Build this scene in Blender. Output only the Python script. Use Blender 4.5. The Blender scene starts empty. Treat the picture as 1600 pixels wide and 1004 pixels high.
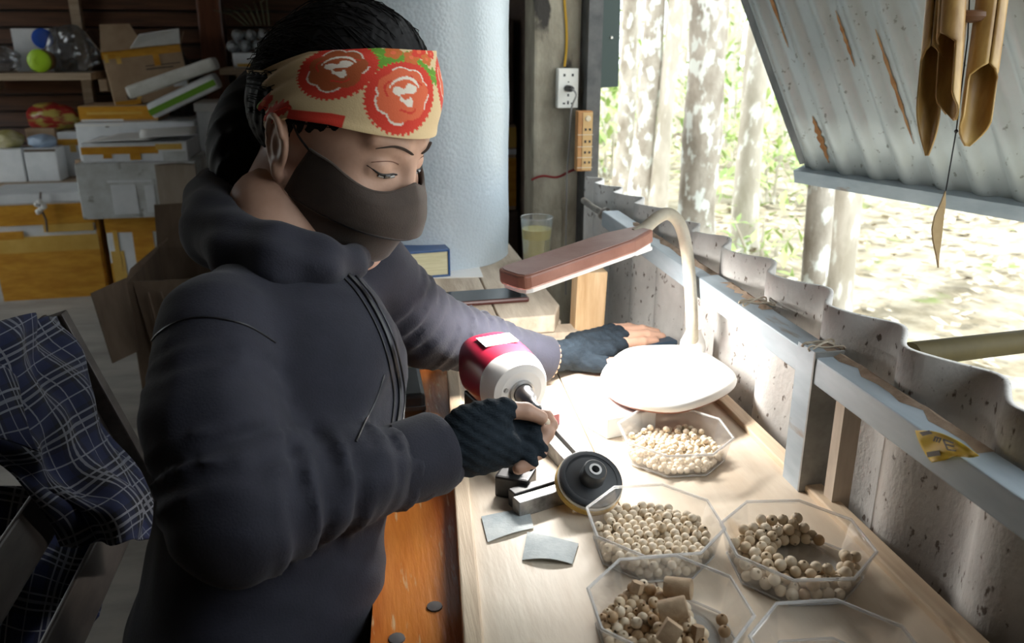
import bpy, bmesh, math, random
import numpy as np
from mathutils import Vector, Matrix

random.seed(7)
rng = np.random.default_rng(7)
scene = bpy.context.scene
COL = scene.collection
PI = math.pi

# ------------------------------------------------------------------ camera, world, exposure
FPX = 1300.0                       # focal length in pixels of the 1600x1004 frame
PITCH = math.atan((502 - 60) / FPX)
YAW = math.atan((800 - 548) / (FPX / math.cos(PITCH)))
CAM = np.array([0.0, 0.0, 1.22])
FW = np.array([math.sin(YAW) * math.cos(PITCH), math.cos(YAW) * math.cos(PITCH), -math.sin(PITCH)])
RT = np.array([math.cos(YAW), -math.sin(YAW), 0.0])
UP = np.cross(RT, FW)
cam_data = bpy.data.cameras.new('camera')
cam_data.sensor_width = 36.0
cam_data.lens = FPX / 1600 * 36.0
cam_data.clip_start = 0.02
cam_data.dof.use_dof = True
cam_data.dof.focus_distance = 0.98
cam_data.dof.aperture_fstop = 8.0
cam = bpy.data.objects.new('camera', cam_data)
COL.objects.link(cam)
cam.location = CAM
cam.rotation_euler = (PI / 2 - PITCH, 0, -YAW)
scene.camera = cam

vs = scene.view_settings
vs.view_transform = 'Standard'
vs.look = 'None'
vs.exposure = 0.3
vs.gamma = 1.0
vs.use_curve_mapping = False

world = bpy.data.worlds.new('world')
scene.world = world
world.use_nodes = True
wn = world.node_tree.nodes
bg = wn['Background']
bg.inputs['Color'].default_value = (0.90, 0.97, 1.0, 1)
bg.inputs['Strength'].default_value = 3.2

sun_data = bpy.data.lights.new('sun', 'SUN')
sun_data.energy = 3.0
sun_data.angle = math.radians(3)
sun_data.color = (1.0, 0.96, 0.88)
sun = bpy.data.objects.new('sun', sun_data)
COL.objects.link(sun)
sun.rotation_euler = (math.radians(12), math.radians(-22), 0)

def ray(u, v): return FW + RT * (u - 800) / FPX + UP * (502 - v) / FPX
def onz(u, v, z): r = ray(u, v); return CAM + r * (z - CAM[2]) / r[2]
def onx(u, v, x): r = ray(u, v); return CAM + r * x / r[0]
def ony(u, v, y): r = ray(u, v); return CAM + r * y / r[1]
def dep(u, v, d): return CAM + ray(u, v) * d

# ------------------------------------------------------------------ materials
def mat(name, c1, rough=0.6, c2=None, scale=8.0, detail=4.0, stretch=(1, 1, 1), bump=0.0, bscale=None,
        metal=0.0, spec=0.5, lo=0.35, hi=0.65, c3=None, s3=40.0, t3=0.62, coat=0.0, sheen=0.0, coord='Object', rough2=None):
    m = bpy.data.materials.new(name)
    m.use_nodes = True
    nt = m.node_tree; N = nt.nodes; L = nt.links
    b = N['Principled BSDF']
    b.inputs['Base Color'].default_value = (*c1, 1)
    b.inputs['Roughness'].default_value = rough
    b.inputs['Metallic'].default_value = metal
    b.inputs['Specular IOR Level'].default_value = spec
    b.inputs['Coat Weight'].default_value = coat
    b.inputs['Sheen Weight'].default_value = sheen
    if c2 is None and bump == 0: return m
    tc = N.new('ShaderNodeTexCoord'); mp = N.new('ShaderNodeMapping')
    mp.inputs['Scale'].default_value = stretch
    L.new(tc.outputs[coord], mp.inputs['Vector'])
    nz = N.new('ShaderNodeTexNoise'); nz.inputs['Scale'].default_value = scale; nz.inputs['Detail'].default_value = detail
    nz.inputs['Roughness'].default_value = 0.6
    L.new(mp.outputs[0], nz.inputs['Vector'])
    if c2 is not None:
        r = N.new('ShaderNodeValToRGB')
        r.color_ramp.elements[0].position = lo; r.color_ramp.elements[0].color = (*c1, 1)
        r.color_ramp.elements[1].position = hi; r.color_ramp.elements[1].color = (*c2, 1)
        L.new(nz.outputs['Fac'], r.inputs[0])
        out = r.outputs[0]
        if c3 is not None:
            n3 = N.new('ShaderNodeTexNoise'); n3.inputs['Scale'].default_value = s3; n3.inputs['Detail'].default_value = 6
            L.new(mp.outputs[0], n3.inputs['Vector'])
            r3 = N.new('ShaderNodeValToRGB')
            r3.color_ramp.elements[0].position = t3; r3.color_ramp.elements[0].color = (0, 0, 0, 1)
            r3.color_ramp.elements[1].position = t3 + 0.06; r3.color_ramp.elements[1].color = (1, 1, 1, 1)
            L.new(n3.outputs['Fac'], r3.inputs[0])
            mx = N.new('ShaderNodeMix'); mx.data_type = 'RGBA'
            L.new(r3.outputs[0], mx.inputs[0]); L.new(out, mx.inputs[6]); mx.inputs[7].default_value = (*c3, 1)
            out = mx.outputs[2]
        L.new(out, b.inputs['Base Color'])
        if rough2 is not None:
            mr = N.new('ShaderNodeMapRange'); mr.inputs[1].default_value = lo; mr.inputs[2].default_value = hi
            mr.inputs[3].default_value = rough; mr.inputs[4].default_value = rough2
            L.new(nz.outputs['Fac'], mr.inputs[0]); L.new(mr.outputs[0], b.inputs['Roughness'])
    if bump:
        nb = nz
        if bscale:
            nb = N.new('ShaderNodeTexNoise'); nb.inputs['Scale'].default_value = bscale; nb.inputs['Detail'].default_value = 5
            L.new(mp.outputs[0], nb.inputs['Vector'])
        bp = N.new('ShaderNodeBump'); bp.inputs['Strength'].default_value = bump; bp.inputs['Distance'].default_value = 0.01
        L.new(nb.outputs['Fac'], bp.inputs['Height']); L.new(bp.outputs[0], b.inputs['Normal'])
    return m

def clear_mat(name, tint=(1, 1, 1), gloss=0.12, milk=0.06, rough=0.05, milkcol=(0.9, 0.9, 0.9)):
    m = bpy.data.materials.new(name); m.use_nodes = True
    nt = m.node_tree; N = nt.nodes; L = nt.links
    N.remove(N['Principled BSDF'])
    out = N['Material Output']
    tr = N.new('ShaderNodeBsdfTransparent'); tr.inputs[0].default_value = (*tint, 1)
    df = N.new('ShaderNodeBsdfDiffuse'); df.inputs[0].default_value = (*milkcol, 1)
    gl = N.new('ShaderNodeBsdfGlossy'); gl.inputs['Roughness'].default_value = rough
    m1 = N.new('ShaderNodeMixShader'); m1.inputs[0].default_value = milk
    L.new(tr.outputs[0], m1.inputs[1]); L.new(df.outputs[0], m1.inputs[2])
    lw = N.new('ShaderNodeLayerWeight'); lw.inputs[0].default_value = 0.35
    mr = N.new('ShaderNodeMapRange'); mr.inputs[3].default_value = gloss * 0.35; mr.inputs[4].default_value = min(1, gloss * 5)
    L.new(lw.outputs['Fresnel'], mr.inputs[0])
    m2 = N.new('ShaderNodeMixShader'); L.new(mr.outputs[0], m2.inputs[0])
    L.new(m1.outputs[0], m2.inputs[1]); L.new(gl.outputs[0], m2.inputs[2])
    L.new(m2.outputs[0], out.inputs['Surface'])
    return m

def emit_mat(name, col, s):
    m = bpy.data.materials.new(name); m.use_nodes = True
    b = m.node_tree.nodes['Principled BSDF']
    b.inputs['Base Color'].default_value = (*col, 1)
    b.inputs['Emission Color'].default_value = (*col, 1); b.inputs['Emission Strength'].default_value = s
    return m

# ------------------------------------------------------------------ mesh helpers
def V(*a): return np.array(a, dtype=float)
def nrm(v): v = np.asarray(v, float); return v / (np.linalg.norm(v) + 1e-12)
def frame(d):
    d = nrm(d); a = V(0, 0, 1) if abs(d[2]) < 0.9 else V(1, 0, 0)
    s = nrm(np.cross(d, a)); return s, np.cross(s, d), d
def rotz(a): c, s = math.cos(a), math.sin(a); return np.array([[c, -s, 0], [s, c, 0], [0, 0, 1.]])

class MB:
    """collects geometry; build() links it as one mesh object"""
    def __init__(s): s.v = []; s.f = []; s.smooth = []
    def add(s, vs_, fs, smooth=False):
        o = len(s.v); s.v.extend([tuple(map(float, p)) for p in vs_])
        for f in fs: s.f.append(tuple(o + i for i in f)); s.smooth.append(smooth)
        return s
    def box(s, lo, hi, M=None, T=(0, 0, 0), bev=0.0):
        lo = np.array(lo, float); hi = np.array(hi, float)
        if bev <= 0:
            p = [V(x, y, z) for x in (lo[0], hi[0]) for y in (lo[1], hi[1]) for z in (lo[2], hi[2])]
            f = [(0, 1, 3, 2), (4, 6, 7, 5), (0, 4, 5, 1), (2, 3, 7, 6), (0, 2, 6, 4), (1, 5, 7, 3)]
        else:
            bm = bmesh.new(); bmesh.ops.create_cube(bm, size=1)
            for q in bm.verts: q.co = Vector([(lo[i] + hi[i]) / 2 + q.co[i] * (hi[i] - lo[i]) for i in range(3)])
            bmesh.ops.bevel(bm, geom=bm.edges[:] + bm.verts[:], offset=bev, segments=2, affect='EDGES', profile=0.6)
            bm.verts.ensure_lookup_table()
            p = [V(*q.co) for q in bm.verts]; f = [[q.index for q in fc.verts] for fc in bm.faces]; bm.free()
        if M is not None: p = [np.asarray(M) @ q for q in p]
        p = [q + np.array(T) for q in p]
        return s.add(p, f)
    def tube(s, pts, r, n=10, cap=True, closed=False, flat=None):
        pts = [np.array(p, float) for p in pts]; m = len(pts)
        rr = r if hasattr(r, '__len__') else [r] * m
        vv = []; prev = None
        for i, p in enumerate(pts):
            if closed: d = pts[(i + 1) % m] - pts[i - 1]
            else: d = pts[min(i + 1, m - 1)] - pts[max(i - 1, 0)]
            d = nrm(d)
            if prev is None: a = frame(d)[0]; b = np.cross(d, a)
            else: a = nrm(prev - d * (prev @ d)); b = np.cross(d, a)
            prev = a
            for k in range(n):
                t = 2 * PI * k / n
                c2 = math.sin(t) * (flat if flat else 1)
                vv.append(p + rr[i] * (math.cos(t) * a + c2 * b))
        ff = []
        rng_ = m if closed else m - 1
        for i in range(rng_):
            j = (i + 1) % m
            for k in range(n): ff.append((i * n + k, i * n + (k + 1) % n, j * n + (k + 1) % n, j * n + k))
        if cap and not closed:
            ff.append(tuple(range(n - 1, -1, -1))); ff.append(tuple((m - 1) * n + k for k in range(n)))
        return s.add(vv, ff, True)
    def lathe(s, prof, n=32, C=(0, 0, 0), ax=(0, 0, 1), cap0=True, cap1=True):
        a, b, d = frame(ax); C = np.array(C, float); vv = []
        for (r, h) in prof:
            for k in range(n):
                t = 2 * PI * k / n; vv.append(C + d * h + r * (math.cos(t) * a + math.sin(t) * b))
        ff = []; m = len(prof)
        for i in range(m - 1):
            for k in range(n): ff.append((i * n + k, (i + 1) * n + k, (i + 1) * n + (k + 1) % n, i * n + (k + 1) % n))
        if cap0: ff.append(tuple(range(n)))
        if cap1: ff.append(tuple((m - 1) * n + k for k in range(n - 1, -1, -1)))
        return s.add(vv, ff, True)
    def prism(s, poly, lo, hi, M=None, T=(0, 0, 0)):
        """polygon in local xy extruded over z"""
        n = len(poly); M = np.eye(3) if M is None else np.asarray(M)
        p = [M @ V(x, y, lo) + T for x, y in poly] + [M @ V(x, y, hi) + T for x, y in poly]
        f = [tuple(range(n - 1, -1, -1)), tuple(range(n, 2 * n))] + [(i, (i + 1) % n, n + (i + 1) % n, n + i) for i in range(n)]
        return s.add(p, f)
    def grid(s, P, smooth=True, wrap=False):
        """P: array (m,n,3)"""
        m, n = P.shape[:2]; f = []
        for i in range(m - 1):
            for j in range(n if wrap else n - 1):
                k = (j + 1) % n; f.append((i * n + j, i * n + k, (i + 1) * n + k, (i + 1) * n + j))
        return s.add(P.reshape(-1, 3), f, smooth)
    def build(s, name, m, parent=None, origin=None, fixn=True):
        me = bpy.data.meshes.new(name)
        o = np.array(s.v)
        if origin is not None: o = o - np.array(origin)
        me.from_pydata([tuple(p) for p in o], [], s.f)
        me.polygons.foreach_set('use_smooth', s.smooth)
        if fixn:
            bm = bmesh.new(); bm.from_mesh(me); bmesh.ops.recalc_face_normals(bm, faces=bm.faces); bm.to_mesh(me); bm.free()
        if any(s.smooth): me.set_sharp_from_angle(angle=math.radians(42))
        if m is not None: me.materials.append(m)
        ob = bpy.data.objects.new(name, me); COL.objects.link(ob)
        if origin is not None: ob.location = tuple(origin)
        if parent is not None:
            ob.parent = parent
            if origin is None: ob.matrix_parent_inverse = Matrix.Translation(-Vector(world_loc(parent)))
            else: ob.location = Vector(origin) - Vector(world_loc(parent))
        return ob

def world_loc(o):
    l = Vector(o.matrix_parent_inverse.translation) + Vector(o.location)
    return l + Vector(world_loc(o.parent)) if o.parent else l

def tag(o, label=None, cat=None, group=None, kind=None):
    if label: o['label'] = label
    if cat: o['category'] = cat
    if group: o['group'] = group
    if kind: o['kind'] = kind
    return o
def thing(name, loc, label, cat, group=None):
    o = bpy.data.objects.new(name, None); COL.objects.link(o); o.location = tuple(map(float, loc))
    o.empty_display_size = 0.05
    return tag(o, label, cat, group)
def solidify(o, t, off=0):
    md = o.modifiers.new('thickness', 'SOLIDIFY'); md.thickness = t; md.offset = off
    return o
def bevel(o, w, seg=2):
    md = o.modifiers.new('bevel', 'BEVEL'); md.width = w; md.segments = seg; md.limit_method = 'ANGLE'
    return o
# ------------------------------------------------------------------ shared materials
m_concrete = mat('concrete_floor', (0.30, 0.285, 0.26), 0.9, (0.46, 0.44, 0.40), 2.5, 8, (1, 3, 1), 0.15, 60)
m_asb = mat('fibre_cement', (0.46, 0.44, 0.42), 0.92, (0.72, 0.70, 0.67), 9, 8, (1, 1, 0.5), 0.13, 220, c3=(0.16, 0.13, 0.11), s3=130, t3=0.625)
m_galv = mat('galvanised_steel', (0.30, 0.36, 0.41), 0.5, (0.44, 0.50, 0.55), 18, 4, (1, 0.25, 1), 0.05, metal=0.25, c3=(0.30, 0.27, 0.24), s3=30, t3=0.66)
m_dirt = mat('brown_dust', (0.22, 0.15, 0.10), 0.95, (0.36, 0.27, 0.20), 40, 5, bump=0.4)
m_darkwood = mat('dark_varnished_wood', (0.050, 0.022, 0.012), 0.38, (0.13, 0.058, 0.03), 5, 6, (0.6, 8, 8), 0.1, spec=0.6)
m_postwood = mat('red_brown_wood', (0.075, 0.026, 0.014), 0.3, (0.16, 0.06, 0.03), 5, 6, (8, 8, 0.7), 0.1)
m_shelf = mat('raw_shelf_board', (0.30, 0.22, 0.15), 0.8, (0.44, 0.34, 0.24), 6, 5, (0.5, 6, 6))
m_pine = mat('pale_table_wood', (0.68, 0.56, 0.43), 0.5, (0.79, 0.69, 0.56), 5, 7, (5, 0.9, 4), 0.06, 30, c3=(0.58, 0.44, 0.30), s3=5, t3=0.64)
m_pine2 = mat('pale_edge_strip', (0.60, 0.45, 0.31), 0.6, (0.78, 0.64, 0.47), 5, 7, (14, 0.8, 10), 0.2)
m_orange = mat('orange_varnished_wood', (0.46, 0.115, 0.016), 0.28, (0.68, 0.24, 0.045), 3.5, 7, (10, 1.2, 4), 0.08, 25, c3=(0.66, 0.40, 0.20), s3=16, t3=0.63, coat=0.2)
m_greywood = mat('weathered_plank', (0.42, 0.34, 0.26), 0.8, (0.64, 0.55, 0.44), 4, 7, (8, 1.2, 5), 0.25, 30)
m_block = mat('yellow_wood_block', (0.46, 0.29, 0.14), 0.7, (0.66, 0.47, 0.28), 6, 6, (8, 8, 1), 0.1)
m_postc = mat('old_concrete_post', (0.24, 0.21, 0.16), 0.9, (0.46, 0.42, 0.33), 9, 8, (1, 1, 0.6), 0.5, 50, c3=(0.05, 0.045, 0.04), s3=12, t3=0.62)
m_darksteel = mat('dark_painted_steel', (0.05, 0.052, 0.055), 0.5, (0.11, 0.11, 0.11), 20, 4)
m_black = mat('black_plastic', (0.012, 0.012, 0.013), 0.35)
m_blackmet = mat('black_iron', (0.02, 0.02, 0.022), 0.4, (0.06, 0.06, 0.06), 30, 4, metal=0.5)
m_white = mat('white_plastic', (0.82, 0.81, 0.76), 0.4)
m_iron = mat('corrugated_iron', (0.50, 0.55, 0.55), 0.45, (0.62, 0.67, 0.67), 5, 7, (1, 1, 1), 0.08, 50, metal=0.45, c3=(0.30, 0.32, 0.30), s3=90, t3=0.64)
m_rust = mat('rust', (0.34, 0.14, 0.045), 0.9, (0.55, 0.33, 0.16), 30, 6, bump=0.3)
m_bamboo = mat('bamboo', (0.27, 0.15, 0.045), 0.42, (0.46, 0.30, 0.10), 9, 5, (6, 6, 0.6), 0.05)
m_bamboo_in = mat('bamboo_inside', (0.42, 0.25, 0.09), 0.8, (0.58, 0.40, 0.18), 14, 5, (5, 5, 0.8))
m_paper = mat('white_paper', (0.78, 0.78, 0.76), 0.8)

# ------------------------------------------------------------------ floor and outdoor ground
fl = MB().box((-3.3, -3.0, -0.12), (0.60, 5.3, 0.0)).build('floor', m_concrete); tag(fl, kind='structure')
m_ground = mat('forest_ground', (0.20, 0.17, 0.11), 0.95, (0.46, 0.41, 0.31), 5, 10, bump=0.6, bscale=20, c3=(0.20, 0.24, 0.08), s3=3, t3=0.60)
gr = MB().grid(np.array([[V(x, y, -0.13 + 0.04 * math.sin(x * 1.3 + y) ) for y in np.linspace(-14, 40, 28)] for x in np.linspace(-24, 34, 30)])).build('ground', m_ground)
tag(gr, kind='structure')

# ------------------------------------------------------------------ back wall: dark horizontal planks
wb = MB().box((-3.3, 5.17, 0), (0.62, 5.25, 2.5)).build('wall_back', m_black); tag(wb, kind='structure')
plank_me = None
for k in range(28):
    z0 = 0.06 + k * 0.087
    mb = MB(); t = 0.004
    mb.add([(-3.3, 5.17, z0), (0.60, 5.17, z0), (0.60, 5.17, z0 + 0.082), (-3.3, 5.17, z0 + 0.082),
            (-3.3, 5.135, z0 + 0.004), (0.60, 5.135, z0 + 0.004), (0.60, 5.155, z0 + 0.078), (-3.3, 5.155, z0 + 0.078)],
           [(0, 1, 2, 3), (7, 6, 5, 4), (0, 4, 5, 1), (3, 2, 6, 7), (0, 3, 7, 4), (1, 5, 6, 2)])
    if plank_me is None:
        o = mb.build('plank', m_darkwood, wb); plank_me = o.data; base_z = z0
    else:
        o = bpy.data.objects.new('plank', plank_me); COL.objects.link(o); o.parent = wb; o.location = (0, 0, z0 - base_z)
wl = MB().box((-3.38, -3.0, 0), (-3.3, 3.0, 2.5)).box((-3.38, 4.1, 0), (-3.3, 5.25, 2.5)).box((-3.38, 3.0, 2.1), (-3.3, 4.1, 2.5)).build('wall_left', mat('left_boards', (0.10, 0.06, 0.04), 0.7, (0.18, 0.11, 0.07), 4, 6, (6, 1, 6))); tag(wl, kind='structure')  # unseen wall; doorway gap placed and sized to light the back boxes
ce = MB().box((-3.6, -3.2, 2.5), (1.15, 5.35, 2.56)).build('ceiling', mat('roof_underside', (0.16, 0.13, 0.11), 0.8, (0.26, 0.22, 0.19), 3, 5)); tag(ce, kind='structure')
wf = MB().box((-3.3, -3.0, 0), (0.60, -2.92, 2.5)).build('wall_front_shade', mat('front_shade_boards', (0.20, 0.15, 0.11), 0.7, (0.30, 0.23, 0.17), 4, 6, (6, 1, 6))); tag(wf, kind='structure')  # unseen wall added to shut out light from behind the camera
wr2 = MB().box((0.578, -3.0, 0), (0.60, 0.12, 2.5)).build('wall_right_shade', m_shelf); tag(wr2, kind='structure')  # unseen wall, extended forward to keep window light off the person's near side
tr = MB()
_c = ony(330, 60, 4.95)
tr.box((-0.80, 4.95, 0), (-0.67, 5.08, 2.5), bev=0.012)
tr = tr.build('trim_1', m_postwood); tag(tr, kind='structure')

# ------------------------------------------------------------------ window wall of corrugated fibre cement
WX = 0.548; WA = 0.019; PIT = 0.146
def wave(y): return WX - WA * math.cos(2 * PI * (y - 0.690) / PIT)
wr = bpy.data.objects.new('wall_right', None); COL.objects.link(wr); wr.location = (WX, 1.0, 0); tag(wr, kind='structure')
def sheet(y0, y1, z1a, z1b, dx):
    ys = np.arange(y0, y1 + 1e-6, PIT / 20)
    P = np.array([[V(wave(y) + dx, y, z) for y in ys] for z in (0.0,)])
    zs = np.linspace(0, 1, 12)
    P = np.zeros((len(zs), len(ys), 3))
    for j, y in enumerate(ys):
        zt = z1a + (z1b - z1a) * (j / (len(ys) - 1)) + 0.0009 * math.sin(j * 0.61)
        for i, s_ in enumerate(zs): P[i, j] = (wave(y) + dx, y, zt * s_)
    o = MB().grid(P).build('cement_sheet', m_asb, wr)
    return solidify(o, 0.006)
sheet(-0.62, 1.262, 0.940, 0.922, 0.0)
sheet(1.236, 1.985, 0.918, 0.900, 0.009)

# horizontal steel rail and its upright
rail = thing('steel_rail', (0.505, 1.2, 0.80), 'galvanised steel rail running along the corrugated cement wall', 'rail')
MB().box((0.484, -0.3, 0.856), (0.519, 1.62, 0.887), bev=0.002).build('tube', m_galv, rail)
mb = MB()
for (a, b) in ((0.05, 0.42), (0.55, 0.83), (0.95, 1.08), (1.12, 1.5)):
    n = 14; P = np.zeros((n, 3, 3))
    for i in range(n):
        y = a + (b - a) * i / (n - 1); w = 0.006 + 0.010 * abs(math.sin(i * 1.9 + a * 9))
        P[i] = [(0.519, y, 0.8875), (0.519 - w * 0.5, y, 0.8905 if 0 < i < n - 1 else 0.8875), (0.519 - w * 1.1, y, 0.8872)]
    mb.grid(P)
tag(mb.build('dust', m_dirt, rail), kind='stuff')
up = thing('steel_upright', (0.50, 0.80, 0.72), 'short galvanised upright joining rail and table edge', 'bracket')
MB().box((0.4825, 0.783, 0.60), (0.4855, 0.818, 0.893)).build('front_flange', m_galv, up)
MB().box((0.4825, 0.780, 0.60), (0.518, 0.783, 0.893)).build('side_flange', mat('dull_steel', (0.20, 0.20, 0.19), 0.6, (0.36, 0.36, 0.34), 20, 4), up)
o = MB().box((0.500, 0.740, 0.55), (0.522, 0.757, 0.854)).build('wooden_lath', mat('pale_lath', (0.48, 0.40, 0.32), 0.8, (0.62, 0.54, 0.45), 8, 5, (6, 6, 1)))
tag(o, 'pale wooden lath standing behind the table under the rail', 'lath')
# wire knots tied around the rail
def wire_loop(y, name, lab):
    pts = []
    for k in range(40):
        t = 2 * PI * 2 * k / 39
        pts.append(V(0.502 + 0.021 * math.cos(t), y + 0.010 * math.sin(t * 0.5 + y) + 0.004 * math.cos(t * 1.5), 0.8915 + 0.004 * abs(math.sin(t)) + 0.002 * math.sin(t * 3)))
    return tag(MB().tube(pts, 0.0013, 5).build(name, mat(name, (0.42, 0.36, 0.28), 0.8)), lab, 'wire')
wire_loop(0.80, 'wire_tie', 'twisted wire tied over the top of the steel upright')
wire_loop(0.965, 'wire_tie', 'rusty wire scrap tied round the rail behind the lamp neck')
rod = [onx(912, 313, 0.52), onx(930, 326, 0.515), onx(945, 334, 0.515), onx(975, 350, 0.51), onx(1003, 366, 0.505), onx(1025, 384, 0.50)]
hk = MB().tube(rod, 0.0075, 10)
lp = [rod[2] + V(0.012 * math.cos(t), 0.005 * math.sin(t * 2), 0.012 * math.sin(t)) for t in np.linspace(0, 2 * PI, 16, endpoint=False)]
hk.tube(lp, 0.003, 6, closed=True)
tag(hk.build('steel_rod', mat('worn_rod', (0.30, 0.28, 0.26), 0.45, (0.5, 0.48, 0.45), 30, 4, metal=0.5)), 'thin bent steel rod tied to the far end of the cement wall', 'rod')

# concrete post, steel window post, green plate
po = MB().box((0.430, 2.05, 0), (0.546, 2.17, 2.5), bev=0.008).build('concrete_post', m_postc)
tag(po, 'rough concrete post carrying the white socket', 'post')
sp = MB().box((0.550, 2.0, 0), (0.584, 2.06, 2.5)).box((0.535, 2.062, 0), (0.550, 2.10, 2.5)).build('steel_post', m_darksteel)
tag(sp, 'dark steel window post beside the concrete post', 'post')
a = ony(931, 0, 2.03); b = ony(960, 103, 2.03)
gp = thing('green_plate', (0.60, 2.05, 1.12), 'dark green metal plate hanging at the window corner', 'plate')
mg = mat('dark_green_paint', (0.022, 0.045, 0.04), 0.45)
_g = MB().prism([(0.588, 1.105), (0.640, 1.108), (0.632, 1.7), (0.588, 1.7)], -2.045, -2.040, M=[[1, 0, 0], [0, 0, -1], [0, 1, 0]])
_g.build('sheet', mg, gp)
MB().lathe([(0.0035, 0), (0.003, 0.003)], 10, (0.618, 2.039, 1.222), (0, -1, 0)).build('rivet', m_white, gp)

# ------------------------------------------------------------------ propped corrugated iron flap
BL = V(0.885, 1.535, 0.975); BR = V(1.195, 0.75, 0.975); TL = V(0.58, 1.715, 1.75); TR = TL + BR - BL
fp = thing('window_flap', (BL + BR) / 2, 'propped open corrugated iron window flap with steel frame', 'window flap')
eu = nrm(BR - BL); ev = nrm(TL - BL); en = nrm(np.cross(eu, ev)); wid = np.linalg.norm(BR - BL); hgt = np.linalg.norm(TL - BL)
nn = int(wid / 0.066 * 12)
P = np.zeros((8, nn, 3))
for i, t in enumerate(np.linspace(0.004, 1, 8)):
    for j, s_ in enumerate(np.linspace(0.004, 0.996, nn)):
        ph = (s_ * wid / 0.066) % 1
        w = 0.009 * max(0, math.cos((ph - 0.5) * 2 * PI)) ** 0.7 * (1 if True else 0)
        P[i, j] = BL + eu * wid * s_ + ev * hgt * t + en * (w + 0.012)
so = MB().grid(P).build('iron_sheet', m_iron, fp); solidify(so, 0.0012)
def bar(p, q, w, h, name, m, parent, side=en):
    d = nrm(np.array(q) - p); s1 = nrm(np.cross(d, side)); s2 = np.cross(s1, d)
    Mx = np.stack([s1, s2, d], 1)
    return MB().box((-w / 2, -h / 2, 0), (w / 2, h / 2, np.linalg.norm(np.array(q) - p)), M=Mx, T=p, bev=0.001).build(name, m, parent)
bar(BL - eu * 0.012 + en * 0.020 - ev * 0.006, BR + en * 0.020 - ev * 0.006, 0.026, 0.030, 'bottom_rail', m_galv, fp)
bar(BL + eu * 0.0 + ev * 0.014, TL, 0.018, 0.026, 'side_rail', mat('weathered_steel', (0.14, 0.15, 0.15), 0.5, (0.30, 0.31, 0.31), 15, 4, (1, 1, 0.3), metal=0.4), fp)
# rust streaks lie in the valleys of the sheet
for k, (s_, t0, t1, w) in enumerate(((0.105, 0.30, 0.72, 0.012), (0.245, 0.42, 0.95, 0.008), (0.33, 0.10, 0.34, 0.008), (0.10, 0.03, 0.14, 0.016), (0.245, 0.26, 0.38, 0.007))):
    n = 16; Q = np.zeros((n, 2, 3))
    s0 = (math.floor(s_ * wid / 0.066) + 0.02) * 0.066
    for i in range(n):
        t = t0 + (t1 - t0) * i / (n - 1); ww = w * math.sin(PI * (i + 0.3) / n) * (0.8 + 0.4 * math.sin(i * 2.3 + k)) + 0.0008
        for j, sg in enumerate((-1, 1)): Q[i, j] = BL + eu * (s0 + sg * ww * 0.5) + ev * hgt * t + en * (0.0140)
    o = MB().grid(Q).build('rust_streak', m_rust, fp, fixn=False)
p0 = V(0.565, 0.742, 0.899); 
bm_pts = [onx(1422, 554, 0.600), onx(1600, 533, 0.80), onx(1600, 533, 0.80) * 4.2 - onx(1422, 554, 0.600) * 3.2]
mb = MB(); d = bm_pts[2] - bm_pts[0]
pp = []; rr = []
for t in np.linspace(0, 1, 40):
    pp.append(bm_pts[0] + d * t); rr.append(0.0145 + (0.0018 if abs((t * 4.3 + 0.3) % 1) < 0.03 else 0))
o = MB().tube(pp, rr, 16).build('bamboo_pole', mat('olive_bamboo', (0.032, 0.024, 0.007), 0.6, (0.07, 0.054, 0.018), 8, 5, (1, 1, 1), spec=.2))
tag(o, 'olive bamboo pole sticking out over the cement wall', 'pole')
e_ = pp[-2]; MB().tube([V(e_[0], e_[1], -0.15), V(e_[0], e_[1], e_[2] - 0.0145)], 0.02, 10).build('stake', m_shelf, o)

# ------------------------------------------------------------------ trees, undergrowth and litter outside
m_bark = mat('lichen_bark', (0.26, 0.225, 0.18), 0.95, (0.52, 0.48, 0.42), 8, 8, (1, 1, 0.6), 0.6, 25, c3=(0.74, 0.78, 0.74), s3=15, t3=0.52)
m_bark2 = mat('pale_bark', (0.38, 0.345, 0.28), 0.95, (0.57, 0.53, 0.46), 9, 8, (1, 1, 0.4), 0.6, 25, c3=(0.74, 0.76, 0.70), s3=18, t3=0.56)
m_leaf = mat('fresh_leaves', (0.22, 0.36, 0.09), 0.55, (0.48, 0.60, 0.24), 3, 3)
m_leaf2 = mat('dull_leaves', (0.24, 0.32, 0.15), 0.6, (0.44, 0.50, 0.30), 3, 3)
def leaf_cloud(mb, C, rad, n, size, seed):
    r = np.random.default_rng(seed)
    for _ in range(n):
        p = np.array(C) + r.normal(0, 1, 3) * np.array(rad) * 0.5
        d = nrm(r.normal(0, 1, 3) + V(0, 0, -0.3)); s_, t, _d = frame(d)
        L = size * r.uniform(0.6, 1.3); w = L * 0.22
        mb.add([p, p + d * L * 0.5 + s_ * w + t * w * 0.3, p + d * L, p + d * L * 0.5 - s_ * w + t * w * 0.3], [(0, 1, 2, 3)])
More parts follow.
